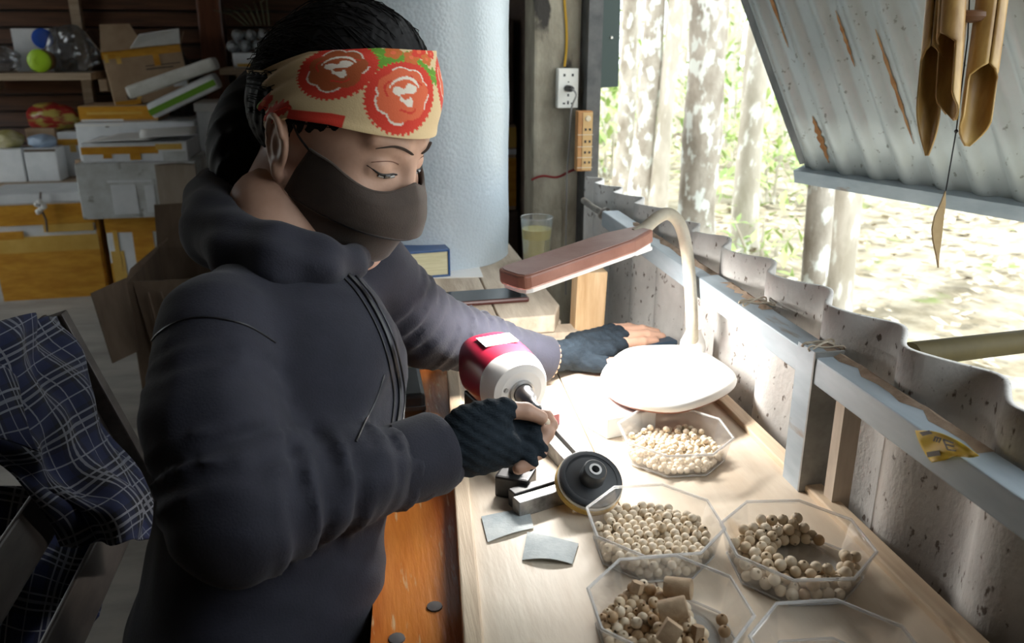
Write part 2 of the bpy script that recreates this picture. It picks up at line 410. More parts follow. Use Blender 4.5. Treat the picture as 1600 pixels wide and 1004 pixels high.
def trunk(x, y, r, h, lean, seed, label, m, crown=True):
    rr_ = np.random.default_rng(seed); root = thing('tree', (x, y, -0.13), label, 'tree', 'trees outside the window')
    pts = []; rad = []
    for i, t in enumerate(np.linspace(0, 1, 26)):
        pts.append(V(x + lean[0] * t * h + 0.03 * math.sin(t * 7 + seed), y + lean[1] * t * h + 0.03 * math.cos(t * 5 + seed), -0.15 + t * h))
        rad.append(r * (1 - 0.35 * t) * (1 + 0.05 * math.sin(i * 1.7 + seed) + (0.4 * max(0, 0.06 - t) / 0.06)))
    MB().tube(pts, rad, 14).build('trunk', m, root)
    if False:
        mb = MB(); top = pts[-1]
        for k in range(3):
            a = rr_.uniform(0, 6.28); q = top + V(math.cos(a), math.sin(a), rr_.uniform(0.3, 1)) * 0.7
            MB().tube([pts[-4], (pts[-4] + q) / 2 + V(0, 0, 0.1), q], [r * 0.4, r * 0.25, r * 0.1], 6).build('branch', m, root)
            leaf_cloud(mb, q, (0.7, 0.7, 0.6), 90, 0.2, seed * 9 + k)
        o = mb.build('crown', m_leaf2, root, fixn=False)
    return root
def px_tree(u, vbase, y, wpx, h, lean, seed, label, m, crown=True):
    p = ony(u, vbase, y); d = np.dot(p - CAM, FW); r = wpx * d / FPX / 2
    return trunk(p[0], y, r, h, lean, seed, label, m, crown)
px_tree(1080, 330, 4.6, 62, 5.2, (0.012, 0.01), 1, 'thick lichen-covered tree trunk in the middle of the window view', m_bark)
px_tree(1276, 330, 3.0, 42, 5.0, (-0.01, 0), 2, 'white-spotted slim tree trunk left of its paler twin below the flap', m_bark)
px_tree(1322, 330, 3.4, 44, 5.0, (0.01, 0), 3, 'pale tree trunk right of the white-spotted one below the flap', m_bark2)
px_tree(1170, 330, 5.0, 40, 5.5, (-0.01, 0), 4, 'faded pale tree trunk between the thick trunk and the flap', m_bark2)
px_tree(1035, 300, 6.3, 26, 6, (0.01, 0), 5, 'faint tree trunk just left of the thick trunk', m_bark2)
px_tree(1003, 290, 6.4, 34, 6, (0.005, 0), 6, 'blotchy grey tree trunk second from the window post', m_bark)
px_tree(970, 290, 7.2, 28, 6, (0.0, 0), 7, 'thin grey tree trunk nearest the window post', m_bark)
DTL = ['far pale trunk beside the steel window post', 'far thin trunk left of the thick lichen trunk', 'far pale trunk just right of the thick lichen trunk',
       'far pale trunk under the bright green bush', 'hair thin far trunk right of the thick lichen trunk', 'far grey trunk beside the left flap rail',
       'far trunk hidden low behind the flap', 'far trunk behind the wind chime', 'far trunk at the right edge behind the flap', 'hair thin far trunk behind the blotchy grey trunk', 'far trunk hidden behind the thick lichen trunk']
for k, (u, y, w) in enumerate(((948, 11, 16), (1020, 13, 14), (1128, 10, 16), (1200, 12, 18), (1140, 14, 12), (1225, 9, 20), (1390, 14, 20), (1480, 12, 22), (1560, 15, 20), (990, 15, 12), (1060, 12, 14))):
    px_tree(u, 250, y, w, 6.5, (0.01 * math.sin(k), 0), 20 + k, DTL[k], m_bark2, k % 2 == 0)
def bush(u, v, y, rad, n, size, m, seed, label):
    p = ony(u, v, y); root = thing('bush', (p[0], p[1], -0.13), label, 'bush', 'bushes outside the window')
    mb = MB(); leaf_cloud(mb, p, rad, n, size, seed); mb.build('foliage', m, root, fixn=False)
    for k in range(3): MB().tube([V(p[0] + 0.05 * k, p[1], -0.15), V(p[0] + 0.1 * (k - 1), p[1], p[2] * 0.5), p + V(0.2 * (k - 1), 0, 0.2)], [0.015, 0.012, 0.005], 5).build('stem', m_bark2, root)
bush(945, 160, 8.3, (0.9, 0.7, 0.8), 420, 0.15, m_leaf, 31, 'green bush behind the thin trunks next to the window post')
bush(1150, 150, 8.6, (0.9, 0.8, 1.3), 420, 0.15, m_leaf, 32, 'bright green leafy bush right of the thick trunk')
bush(1200, 235, 6.6, (0.7, 0.5, 0.5), 300, 0.13, m_leaf, 33, 'green bush in front of the flap corner')
bush(1020, 200, 10.6, (1.5, 0.9, 1.0), 420, 0.16, m_leaf2, 34, 'dull green bush behind the blotchy grey trunk')
bush(1215, 150, 13, (1.2, 1.0, 1.6), 350, 0.2, m_leaf2, 35, 'far dull bush beside the left flap rail')
bush(990, 95, 16, (3.0, 1.0, 1.6), 400, 0.2, m_leaf, 36, 'far light green bush at the top of the window view')
bush(1190, 390, 4.6, (0.5, 0.5, 0.25), 160, 0.10, m_leaf, 37, 'low green plant above the cement wall')
lit = MB(); r_ = np.random.default_rng(5)
for _ in range(9000):
    x = r_.uniform(0.9, 9); y = r_.uniform(0.8, 13); a = r_.uniform(0, 6.28); L = r_.uniform(0.04, 0.12); w = L * 0.3
    d = V(math.cos(a), math.sin(a), r_.uniform(-0.1, 0.45)); s_ = V(-math.sin(a), math.cos(a), r_.uniform(-0.4, 0.4))
    p = V(x, y, -0.13 + 0.04 * math.sin(x * 1.3 + y) + 0.035)
    lit.add([p, p + d * L * 0.5 + s_ * w, p + d * L, p + d * L * 0.5 - s_ * w], [(0, 1, 2, 3)])
o = lit.build('leaf_litter', mat('dry_leaves', (0.26, 0.20, 0.12), 0.85, (0.74, 0.68, 0.55), 9, 4), fixn=False)
tag(o, 'dry pale leaf litter covering the ground outside', 'leaves', kind='stuff')
# ------------------------------------------------------------------ orange bench, pale work table, weathered slab
TZ = 0.72
ob = thing('orange_bench', (0.12, 0.75, 0), 'glossy orange varnished wooden bench under the work table', 'bench')
MB().prism([(-0.041, 0.25), (0.48, 0.25), (0.48, 1.30), (0.030, 1.30)], 0.660, 0.695).build('bench_top', m_orange, ob)
for x in (0.05, 0.43):
    for y in (0.30, 1.24): MB().box((x, y, 0), (x + 0.05, y + 0.05, 0.660)).build('leg', m_postwood, ob)
for (u, v) in ((679, 948), (620, 998)):
    p = onz(u, v, 0.695); MB().lathe([(0.008, 0.0), (0.0075, 0.0015), (0.003, 0.0022)], 12, p).build('nail_head', mat('nail', (0.10, 0.09, 0.09), 0.6), ob)
wt = thing('work_table', (0.3, 0.85, 0.695), 'pale wooden work table top with edge strips, dusty and worn', 'table')
LL = lambda y: 0.099 + (y - 0.908) * 0.0863
CR = lambda y: 0.283 + (y - 1.05) * 0.055
y0, y1 = 0.28, 1.345
MB().prism([(LL(y0), y0), (CR(y0) - 0.0012, y0), (CR(y1) - 0.0012, y1), (LL(y1), y1)], 0.698, TZ).build('plank', m_pine, wt)
MB().prism([(CR(y0) + 0.0012, y0), (0.516, y0), (0.516, y1), (CR(y1) + 0.0012, y1)], 0.698, TZ - 0.0004).build('plank', m_pine, wt)
bevel(MB().prism([(LL(y0) - 0.006, y0), (LL(y0) + 0.012, y0), (LL(y1) + 0.012, y1), (LL(y1) - 0.006, y1)], 0.6955, TZ + 0.005).build('edge_strip', m_pine2, wt), 0.002)
bevel(MB().prism([(0.488, y0), (0.512, y0), (0.512, 1.06), (0.492, 1.06)], TZ - 0.01, TZ + 0.008).build('edge_strip', m_pine2, wt), 0.002)
for y in (0.33, 0.80, 1.24): MB().box((0.135, y, 0.695), (0.47, y + 0.04, 0.698)).build('bearer', m_shelf, wt)
# slab bench behind
sb = thing('slab_bench', (0.24, 1.65, 0), 'weathered grey plank bench at the back holding roll and glass', 'bench')
SZ = 0.76
def plk(poly, name='plank', z0=SZ - 0.032, z1=SZ):
    o = MB().prism(poly, z0, z1).build(name, m_greywood, sb); bevel(o, 0.003); return o
fy = 1.347
plk([(0.112, fy), (0.224, fy), (0.236, 2.03), (0.085, 2.03)])
plk([(0.2265, fy), (0.325, fy + 0.004), (0.347, 1.41), (0.340, 2.03), (0.2385, 2.03)])
plk([(-0.10, 1.55), (0.108, fy + 0.03), (0.082, 2.03), (-0.14, 2.03)])
o = MB()
P = np.array([[V(x, fy + 0.006 + 0.002 * math.sin(x * 70), SZ - 0.034 - t * 0.03 + 0.003 * math.sin(x * 40 + t)) for x in np.linspace(0.13, 0.365, 20)] for t in (0, 1)])
MB().box((0.12, fy + 0.006, 0.66), (0.368, fy + 0.05, 0.7265)).build('front_rail', m_greywood, sb)
for (x, y) in ((0.13, 1.41), (0.31, 1.41), (-0.08, 1.95), (0.31, 1.95)):
    MB().box((x, y, 0), (x + 0.04, y + 0.04, SZ - 0.032)).build('leg', m_greywood, sb)
wbk = MB().prism([(-0.027, 0), (0.027, 0), (0.031, 0.125), (-0.024, 0.125)], -0.02, 0.02, M=[[1, 0, 0], [0, 0, -1], [0, 1, 0]], T=(0.392, 1.385, 0.705)).build('wood_block', m_block)
bevel(wbk, 0.002); tag(wbk, 'upright yellowish wood block beside the cement wall under the lamp', 'block')
MB().box((0.375, 1.34, 0.60), (0.44, 1.42, 0.705)).build('prop_plinth', m_greywood, sb)

# ------------------------------------------------------------------ bubble wrap roll
m_bub = bpy.data.materials.new('bubble_wrap'); m_bub.use_nodes = True
N = m_bub.node_tree.nodes; L = m_bub.node_tree.links; b = N['Principled BSDF']
b.inputs['Base Color'].default_value = (0.52, 0.60, 0.66, 1); b.inputs['Roughness'].default_value = 0.28
b.inputs['Specular IOR Level'].default_value = 0.55
b.inputs['Subsurface Weight'].default_value = 0.0
tc = N.new('ShaderNodeTexCoord'); vo = N.new('ShaderNodeTexVoronoi'); vo.inputs['Scale'].default_value = 150
no = N.new('ShaderNodeTexNoise'); no.inputs['Scale'].default_value = 14
L.new(tc.outputs['Object'], vo.inputs['Vector']); L.new(tc.outputs['Object'], no.inputs['Vector'])
ad = N.new('ShaderNodeMath'); ad.operation = 'MULTIPLY_ADD'; ad.inputs[1].default_value = 2.5
L.new(no.outputs['Fac'], ad.inputs[0]); L.new(vo.outputs['Distance'], ad.inputs[2])
bp = N.new('ShaderNodeBump'); bp.inputs['Strength'].default_value = 0.45; bp.inputs['Distance'].default_value = 0.0016; bp.invert = True
L.new(ad.outputs[0], bp.inputs['Height']); L.new(bp.outputs[0], b.inputs['Normal'])
rc = V(0.150, 1.845, SZ)
rollt = thing('bubble_wrap_roll', rc, 'tall upright roll of bluish bubble wrap on the bench', 'bubble wrap')
nth = 96; P = np.zeros((14, nth, 3))
for i, z in enumerate(np.linspace(0, 1.05, 14)):
    for j in range(nth):
        t = 2 * PI * j / nth; r = 0.178 + 0.0018 * math.sin(t * 5 + z * 3) + 0.0012 * math.sin(z * 25 + t * 2)
        P[i, j] = rc + V(r * math.cos(t), r * math.sin(t), z + 0.001)
MB().grid(P, wrap=True).build('outer_layer', m_bub, rollt)
sp_ = []
for z in (0.0015, 1.05):
    Q = np.array([[rc + V((0.04 + (0.177 - 0.04) * q) * math.cos(t), (0.04 + (0.177 - 0.04) * q) * math.sin(t), z + 0.004 * math.sin(q * 60) * (1 if z > 0.5 else 0)) for t in np.linspace(0, 2 * PI, 48, endpoint=False)] for q in np.linspace(0, 1, 20)])
    MB().grid(Q, wrap=True).build('end_face', m_bub, rollt)
MB().lathe([(0.04, 0), (0.04, 1.06), (0.034, 1.06), (0.034, 0)], 24, rc + V(0, 0, 0.002), cap0=False, cap1=False).build('core', mat('core_card', (0.42, 0.30, 0.18), 0.8), rollt)
# seam flap of the roll
Q = np.array([[rc + V((0.1795 + 0.001 * k) * math.cos(t), (0.1795 + 0.001 * k) * math.sin(t), z) for t in np.linspace(-0.55, -0.45 + 0.02 * math.sin(z * 9), 3)] for k, z in enumerate(np.linspace(0.01, 1.04, 4))])

# ------------------------------------------------------------------ glass of tea
g = onz(838, 409, SZ); gl = thing('tea_glass', g, 'drinking glass of pale yellow tea on the back bench', 'glass')
m_glass = clear_mat('clear_glass', (0.97, 0.99, 0.98), 0.07, 0.07, 0.02)
MB().lathe([(0.0, 0.0), (0.0275, 0.0), (0.0285, 0.003), (0.0345, 0.098), (0.0333, 0.0985), (0.0272, 0.008), (0.0, 0.007)], 40, g + V(0, 0, 0.0006), cap0=False, cap1=False).build('tumbler', m_glass, gl)
MB().tube([g + V(.0342 * math.cos(t), .0342 * math.sin(t), .099) for t in np.linspace(0, 2 * PI, 40, endpoint=False)], .0009, 6, closed=True).build('rim', clear_mat('glass_rim', (.95, .97, .97), .2, .35), gl)
MB().lathe([(0.0, 0.009), (0.0268, 0.009), (0.0318, 0.074), (0.0, 0.074)], 40, g, cap0=False, cap1=False).build('tea', clear_mat('tea', (0.86, 0.78, 0.48), 0.03, 0.5, 0.05, (0.66, 0.58, 0.26)), gl)

# ------------------------------------------------------------------ blue book, paper, phone on the bench
p = onz(655, 437, SZ)
bk = thing('blue_book', p, 'thick blue covered book with yellowish pages on the bench', 'book')
M_ = rotz(math.radians(7)) 
def bx(lo, hi, nm, m, par, M, T, bev=0.0): return MB().box(lo, hi, M=M, T=T, bev=bev).build(nm, m, par)
m_blue = mat('blue_cover', (0.012, 0.07, 0.22), 0.35)
W = 0.064
bx((-0.075, 0, 0.002), (W, 0.13, 0.006), 'cover', m_blue, bk, M_, p, 0.001)
bx((-0.075, 0, 0.054), (W, 0.13, 0.059), 'cover', m_blue, bk, M_, p, 0.001)
bx((W - 0.003, 0, 0.002), (W + 0.001, 0.13, 0.059), 'spine', m_blue, bk, M_, p, 0.001)
bx((-0.072, 0.004, 0.0062), (W - 0.0035, 0.127, 0.0538), 'page_block', mat('pages', (0.62, 0.58, 0.36), 0.8, (0.75, 0.71, 0.50), 60, 3, (0.3, 0.3, 8)), bk, M_, p)
q = [onz(u, v, SZ + 0.002) for u, v in ((668, 434), (755, 432), (747, 412), (690, 414))]
o = MB().prism([(a[0], a[1]) for a in q], SZ + 0.0003, SZ + 0.0025).build('paper_pad', m_paper); tag(o, 'white paper pad lying beside the blue book', 'paper')
pc = (onz(690, 474, SZ) + onz(820, 462, SZ)) / 2; ax = nrm(onz(820, 463, SZ) - onz(690, 472, SZ)); ay = np.cross(V(0, 0, 1), ax)
Mp = np.stack([ax, ay, V(0, 0, 1)], 1)
ph = thing('smartphone', pc, 'smartphone in a dark red case lying on the bench', 'phone')
bx((-0.079, -0.036, 0.0004), (0.079, 0.036, 0.0095), 'case', mat('phone_case', (0.07, 0.02, 0.016), 0.4), ph, Mp, pc, 0.004)
bx((-0.075, -0.032, 0.0090), (0.075, 0.032, 0.0102), 'screen', mat('phone_screen', (0.02, 0.022, 0.024), 0.12, spec=0.7), ph, Mp, pc)

# ------------------------------------------------------------------ sockets and cables on the post
sk = thing('wall_socket', (0.49, 2.04, 1.08), 'white double socket box on the concrete post', 'socket')
def socket_pt(u, v, y=2.045): return ony(u, v, y)
a = socket_pt(868, 168); b_ = socket_pt(901, 106)
bx((a[0], 2.022, a[2]), (b_[0], 2.0495, b_[2]), 'housing', m_white, sk, np.eye(3), (0, 0, 0), 0.003)
cx = (a[0] + b_[0]) / 2; hz = b_[2] - a[2]
for (fx, fz, w, h) in ((-0.2, 0.83, 0.005, 0.006), (0.2, 0.83, 0.005, 0.006), (0, 0.66, 0.003, 0.003), (0, 0.33, 0.004, 0.006), (-0.2, 0.12, 0.006, 0.004), (0.0, 0.14, 0.004, 0.008), (0.2, 0.12, 0.006, 0.004)):
    x = cx + fx * (b_[0] - a[0]); z = a[2] + fz * hz
    bx((x - w / 2, 2.0212, z - h / 2), (x + w / 2, 2.023, z + h / 2), 'slot', m_black, sk, np.eye(3), (0, 0, 0))
pl = thing('cable_plug', (cx, 2.0, a[2] + 0.5 * hz), 'black plug with grey cable hanging from the white socket', 'plug')
z = a[2] + 0.50 * hz
MB().lathe([(0.008, 0), (0.0075, 0.02), (0.005, 0.028)], 14, (cx - 0.003, 2.0215, z), (0.25, -1, 0)).build('plug_body', m_black, pl)
cab = [V(cx + 0.004, 1.995, z), V(cx + 0.012, 1.992, z - 0.015), ony(893, 170, 2.0), ony(890, 220, 2.02), ony(886, 270, 2.03), ony(885, 330, 2.04), ony(884, 378, 2.04), ony(884, 460, 2.04)]
def smooth(pts, n=6):
    pts = [np.array(p, float) for p in pts]; out = []
    for i in range(len(pts) - 1):
        p0 = pts[max(i - 1, 0)]; p1 = pts[i]; p2 = pts[i + 1]; p3 = pts[min(i + 2, len(pts) - 1)]
        for k in range(n):
            t = k / n; out.append(0.5 * (2 * p1 + (p2 - p0) * t + (2 * p0 - 5 * p1 + 4 * p2 - p3) * t * t + (-p0 + 3 * p1 - 3 * p2 + p3) * t ** 3))
    return out + [pts[-1]]
MB().tube(smooth(cab), 0.0022, 8).build('cable', mat('grey_cable', (0.26, 0.25, 0.24), 0.5), pl)
yc = MB().tube(smooth([ony(880, -60, 2.045), ony(882, 0, 2.046), ony(885, 40, 2.046), ony(885, 75, 2.046), ony(882, 104, 2.04)]), 0.0032, 8).build('yellow_cable', mat('yellow_cable', (0.62, 0.36, 0.03), 0.5))
tag(yc, 'yellow cable running down the post to the white socket', 'cable')
ps = thing('power_strip', (0.54, 2.0, 0.97), 'orange wooden power strip with four outlets on the steel post', 'power strip')
a = ony(898, 265, 2.0); b_ = ony(922, 172, 2.0)
bx((a[0] - 0.002, 1.972, a[2]), (b_[0], 1.999, b_[2]), 'body', mat('strip_body', (0.42, 0.19, 0.06), 0.5, (0.52, 0.26, 0.09), 20), ps, np.eye(3), (0, 0, 0), 0.002)
bx((a[0] + 0.010, 1.9705, a[2] + 0.003), (b_[0] - 0.001, 1.973, b_[2] - 0.003), 'face_plate', mat('strip_face', (0.60, 0.38, 0.16), 0.5), ps, np.eye(3), (0, 0, 0))
xm = (a[0] + 0.010 + b_[0]) / 2; hz = b_[2] - a[2]
for k, fz in enumerate((0.70, 0.50, 0.32, 0.15)):
    z = a[2] + fz * hz
    for s_ in (-1, 1): bx((xm + s_ * 0.0055 - 0.002, 1.969, z - 0.0028), (xm + s_ * 0.0055 + 0.002, 1.971, z + 0.0028), 'slot', m_black, ps, np.eye(3), (0, 0, 0))
    bx((a[0] - 0.003, 1.9695, z - 0.013), (b_[0] + 0.001, 1.9708, z - 0.0115), 'tape_band', mat('clear_tape', (0.62, 0.55, 0.42), 0.3), ps, np.eye(3), (0, 0, 0))
MB().lathe([(0.0075, 0), (0.006, 0.003)], 16, (xm, 1.971, a[2] + 0.88 * hz), (0, -1, 0)).build('lamp_knob', mat('knob', (0.66, 0.56, 0.40), 0.4), ps)
rw = []
for k in range(40):
    t = k / 39; rw.append(V(0.425 + 0.13 * t, 2.043 - 0.006 * math.sin(t * 8), 0.885 + 0.02 * t + 0.006 * math.sin(t * 9)))
tag(MB().tube(rw, 0.003, 6).build('red_cord', mat('red_cord', (0.22, 0.02, 0.02), 0.7)), 'red cord tied around the foot of the concrete post', 'cord')
# ------------------------------------------------------------------ desk lamp
lampt = thing('desk_lamp', (0.42, 1.04, 0.75), 'brown gooseneck desk lamp with white base, lit over the table', 'lamp')
m_lampw = mat('lamp_white', (0.86, 0.85, 0.82), 0.35)
m_lampb = mat('lamp_brown', (0.30, 0.125, 0.085), 0.38, (0.40, 0.19, 0.14), 14, 4)
m_lamptop = mat('lamp_top', (0.34, 0.19, 0.16), 0.4, (0.46, 0.30, 0.27), 12, 5)  # paler, greyer brown for the top face of the head
ctl = [(.318, 1.045), (.345, 1.10), (.392, 1.152), (.445, 1.157), (.492, 1.142), (.512, 1.085), (.511, 1.015), (.462, .965), (.393, .935), (.345, .953), (.320, .99)]
def closed_smooth(c, n=6):
    m = len(c); out = []
    for i in range(m):
        p0, p1, p2, p3 = [np.array(c[(i + k) % m], float) for k in (-1, 0, 1, 2)]
        for k in range(n):
            t = k / n; out.append(0.5 * (2 * p1 + (p2 - p0) * t + (2 * p0 - 5 * p1 + 4 * p2 - p3) * t * t + (-p0 + 3 * p1 - 3 * p2 + p3) * t ** 3))
    return out
pb = np.array(closed_smooth(ctl)); cb = pb.mean(0)
rows = []
for (sc, z) in ((0.0, .7515), (0.90, .7515), (0.965, .7545), (0.992, .758), (1.0, .7625), (0.985, .7665), (0.955, .7690), (0.85, .7705), (0.0, .7715)):
    rows.append([V(*(cb + (p - cb) * sc), z) for p in pb])
R_ = np.array(rows)
MB().grid(R_[3:], wrap=True).build('base_shell', m_lampw, lampt)
MB().grid(R_[:4], wrap=True).build('base_underside', m_lampb, lampt)
nb = onz(1082, 543, .772)
neck = [nb, dep(1081, 500, 1.232), dep(1078, 440, 1.228), dep(1072, 385, 1.225), dep(1062, 350, 1.222), dep(1045, 334, 1.215), dep(1026, 341, 1.205), dep(1005, 359, 1.195), dep(990, 367, 1.185)]
MB().tube(smooth(neck, 8), 0.0092, 14).build('gooseneck', mat('aged_rubber', (0.42, 0.37, 0.28), 0.6, (0.56, 0.50, 0.40), 30, 4), lampt)
MB().lathe([(0.020, 0), (0.019, 0.012), (0.0125, 0.026), (0.0105, 0.034)], 20, nb - V(0, 0, 0.002)).build('neck_collar', m_lampw, lampt)
Ah = dep(1004, 366, 1.190); Bh = dep(796, 437, 1.050)
ax = nrm(Bh - Ah); aw = nrm(np.cross(ax, V(0, 0, 1))); an = np.cross(aw, ax)
if an[2] < 0: an = -an
Lh = np.linalg.norm(Bh - Ah); Mh = np.stack([ax, aw, an], 1)
def headpoly(w0, w1, L0, L1, rr=0.012):
    return [(L0, -w0), (L0, w0), (L0 + .05, w1), (L1 - rr, w1), (L1 - rr * .3, w1 - rr * .3), (L1, w1 - rr), (L1, -w1 + rr), (L1 - rr * .3, -w1 + rr * .3), (L1 - rr, -w1), (L0 + .05, -w1)]
o = MB().prism(headpoly(.016, .029, -0.005, Lh), -0.010, 0.009, M=Mh, T=Ah).build('head_shell', m_lampb, lampt); bevel(o, 0.003)
MB().prism(headpoly(.013, .0255, 0.0, Lh - .004), 0.009, 0.0098, M=Mh, T=Ah).build('head_top', m_lamptop, lampt)
o = MB().prism(headpoly(.015, .026, 0.0, Lh - .004), -0.0155, -0.010, M=Mh, T=Ah).build('diffuser_rim', m_lampw, lampt)
MB().prism(headpoly(.010, .021, 0.03, Lh - .012), -0.0162, -0.0156, M=Mh, T=Ah).build('light_panel', emit_mat('led_panel', (1.0, 0.98, 0.94), 12), lampt)
MB().box((-.004, -.016, -.022), (.03, .016, -.0155), M=Mh, T=Ah, bev=.003).build('switch_housing', m_lampw, lampt)
ld = bpy.data.lights.new('lamp_light', 'AREA'); ld.shape = 'RECTANGLE'; ld.size = Lh - .05; ld.size_y = 0.042; ld.energy = 3.1; ld.color = (1.0, 0.97, 0.92)
lo = bpy.data.objects.new('lamp_light', ld); COL.objects.link(lo)
cpos = Ah + ax * (Lh * .58) - an * 0.0175
Ml = Matrix(((ax[0], (np.cross(an, ax))[0], an[0], cpos[0]), (ax[1], (np.cross(an, ax))[1], an[1], cpos[1]), (ax[2], (np.cross(an, ax))[2], an[2], cpos[2]), (0, 0, 0, 1)))
lo.parent = lampt; lo.matrix_parent_inverse = Matrix.Translation(-Vector(lampt.location)); lo.matrix_basis = Ml
# boxes under the lamp base
def quadbox(name, px, z0, z1, m, label, cat, zpx=None):
    q = [onz(u, v, zpx if zpx else z1) for u, v in px]
    o = MB().prism([(a[0], a[1]) for a in q], z0, z1).build(name, m); bevel(o, 0.0015); return tag(o, label, cat)
m_foam = mat('grey_white_card', (0.66, 0.69, 0.70), 0.6, (0.78, 0.80, 0.81), 10, 3)
quadbox('small_box', ((912, 634), (972, 615), (1018, 634), (1026, 640), (950, 655)), TZ, TZ + .029, m_foam, 'pale grey box propping up the lamp base', 'box')
quadbox('small_pad', ((918, 618), (948, 608), (966, 616), (930, 628)), TZ, TZ + .012, m_foam, 'small pale pad behind the grey box by the lamp', 'pad')
o = MB().box((.43, 1.045, TZ), (.50, 1.12, TZ + .031)).build('support_block', m_block); tag(o, 'brown block under the far side of the lamp base', 'block')

# ------------------------------------------------------------------ bench polisher (red motor)
mo = thing('bench_polisher', (0.18, 0.99, TZ), 'small red bench polishing motor, front coloured white as lamp-lit, on steel rails', 'polisher')
m_red = mat('red_enamel', (0.30, 0.012, 0.035), 0.35)
m_mlit = mat('motor_lit_front', (0.78, 0.76, 0.74), 0.35)
m_steel = mat('bright_steel', (0.55, 0.55, 0.55), 0.3, metal=0.9)
mc = onz(815, 612, .800); sd = nrm(V(0.27, -0.95, -0.06)); s1 = nrm(np.cross(sd, V(0, 0, 1))); s2 = np.cross(s1, sd)
Mm = np.stack([s1, s2, sd], 1)   # local x right, y up, z spindle
def rsec(r, fl, n=40, e=.7):
    out = []
    for k in range(n):
        t = 2 * PI * k / n; c, s_ = math.cos(t), math.sin(t)
        out.append((r * np.sign(c) * abs(c) ** e, fl * np.sign(s_) * abs(s_) ** e))
    return out
def loft(secs, name, m, par):
    P = np.array([[Mm @ V(x, y + dy, z) + mc for x, y in rsec(r, fl, 40, np.interp(z, [-.112, -.05, -.012], [.62, .72, .96]))] for (z, r, fl, dy) in secs])
    mb = MB().grid(P, wrap=True); n = P.shape[1]
    return mb.add(P[0], [tuple(range(n))]).add(P[-1], [tuple(range(n))]).build(name, m, par)
loft([(-.112, .033, .030, 0), (-.108, .040, .038, 0), (-.095, .0435, .0415, 0), (-.070, .0440, .0418, 0), (-.050, .0440, .0418, 0), (-.030, .0440, .0420, 0)], 'housing', m_red, mo)
loft([(-.030, .0442, .0422, 0), (-.022, .0440, .0420, 0), (-.012, .042, .040, 0), (-.003, .037, .036, 0), (0, .028, .027, 0)], 'front_cover', m_mlit, mo)  # white cover: strong lamp light on the front put into the colour
MB().box((-.024, .0417, -.088), (.024, .0428, -.058), M=Mm, T=mc).build('label_plate', m_paper, mo)
MB().lathe([(.0165, 0), (.0165, .004), (.0135, .005), (.0135, .001)], 24, mc, sd, cap1=False).build('bearing_ring', m_steel, mo)
MB().lathe([(.0125, 0), (.0125, .010), (.0095, .014), (.0095, .022), (.006, .026), (.0035, .034), (.0035, .046)], 20, mc, sd).build('chuck', mat('chuck_steel', (0.40, 0.40, 0.41), 0.3, metal=0.85), mo)
MB().lathe([(.0035, 0), (.0035, .002)], 10, mc + Mm @ V(.022, .006, -.002), sd).build('screw', m_blackmet, mo)
ft = mc - s2 * .041 - sd * .07
bx((-.034, -.035, .736), (.034, .035, ft[2] + .004), 'foot', m_blackmet, mo, rotz(math.atan2(sd[1], sd[0]) + PI / 2), (ft[0], ft[1], 0), .003)
def bar2(p, q, w, z0, z1, nm, m):
    d = nrm(V(q[0] - p[0], q[1] - p[1], 0)); n_ = V(-d[1], d[0], 0) * w / 2
    return bevel(MB().prism([tuple((np.array(p) - n_)[:2]), tuple((np.array(q) - n_)[:2]), tuple((np.array(q) + n_)[:2]), tuple((np.array(p) + n_)[:2])], z0, z1).build(nm, m, mo), .0012)
m_rail = mat('worn_rail_steel', (0.12, 0.115, 0.11), 0.4, (0.5, 0.49, 0.47), 26, 5, metal=0.6)
r1a, r1b = onz(845, 668, .738), onz(922, 752, .738); r2a, r2b = onz(880, 660, .738), onz(955, 742, .738)
dr = nrm(r1b - r1a)
bar2(r1a - dr * .09, r1b, .016, TZ, .740, 'rail', m_rail); bar2(r1a - dr * .09 + V(.021, .004, 0), r1b + V(.021, .004, 0), .018, TZ, .742, 'rail', m_steel)
c0, c1 = onz(806, 782, .738), onz(872, 762, .738)
bar2(c0, c1 + (c1 - c0) * .35, .016, TZ, .739, 'crossbar', m_rail); bar2(c0 + V(-.002, .016, 0), c1 + (c1 - c0) * .3 + V(-.002, .018, 0), .014, TZ, .741, 'crossbar', m_blackmet)
cb_ = onz(806, 738, .745)
bx((-.020, -.018, TZ), (.020, .018, .747), 'clamp_block', m_blackmet, mo, rotz(-.5), (cb_[0], cb_[1], 0), .003)
MB().lathe([(.009, 0), (.009, .010), (.004, .012)], 6, V(cb_[0], cb_[1], .747)).build('clamp_nut', m_blackmet, mo)
MB().tube([V(cb_[0], cb_[1], .735), onz(745, 690, .735)], .006, 8).build('side_arm', m_blackmet, mo)
pk = onz(852, 651, .752)
bx((-.014, -.010, TZ + .02), (.016, .010, .757), 'guard_block', mat('pink_plastic', (0.52, 0.16, 0.16), 0.5), mo, rotz(.35), (pk[0], pk[1], 0), .001)
bx((-.012, -.008, TZ), (.012, .008, TZ + .02), 'guard_foot', m_rail, mo, rotz(.35), (pk[0], pk[1], 0))

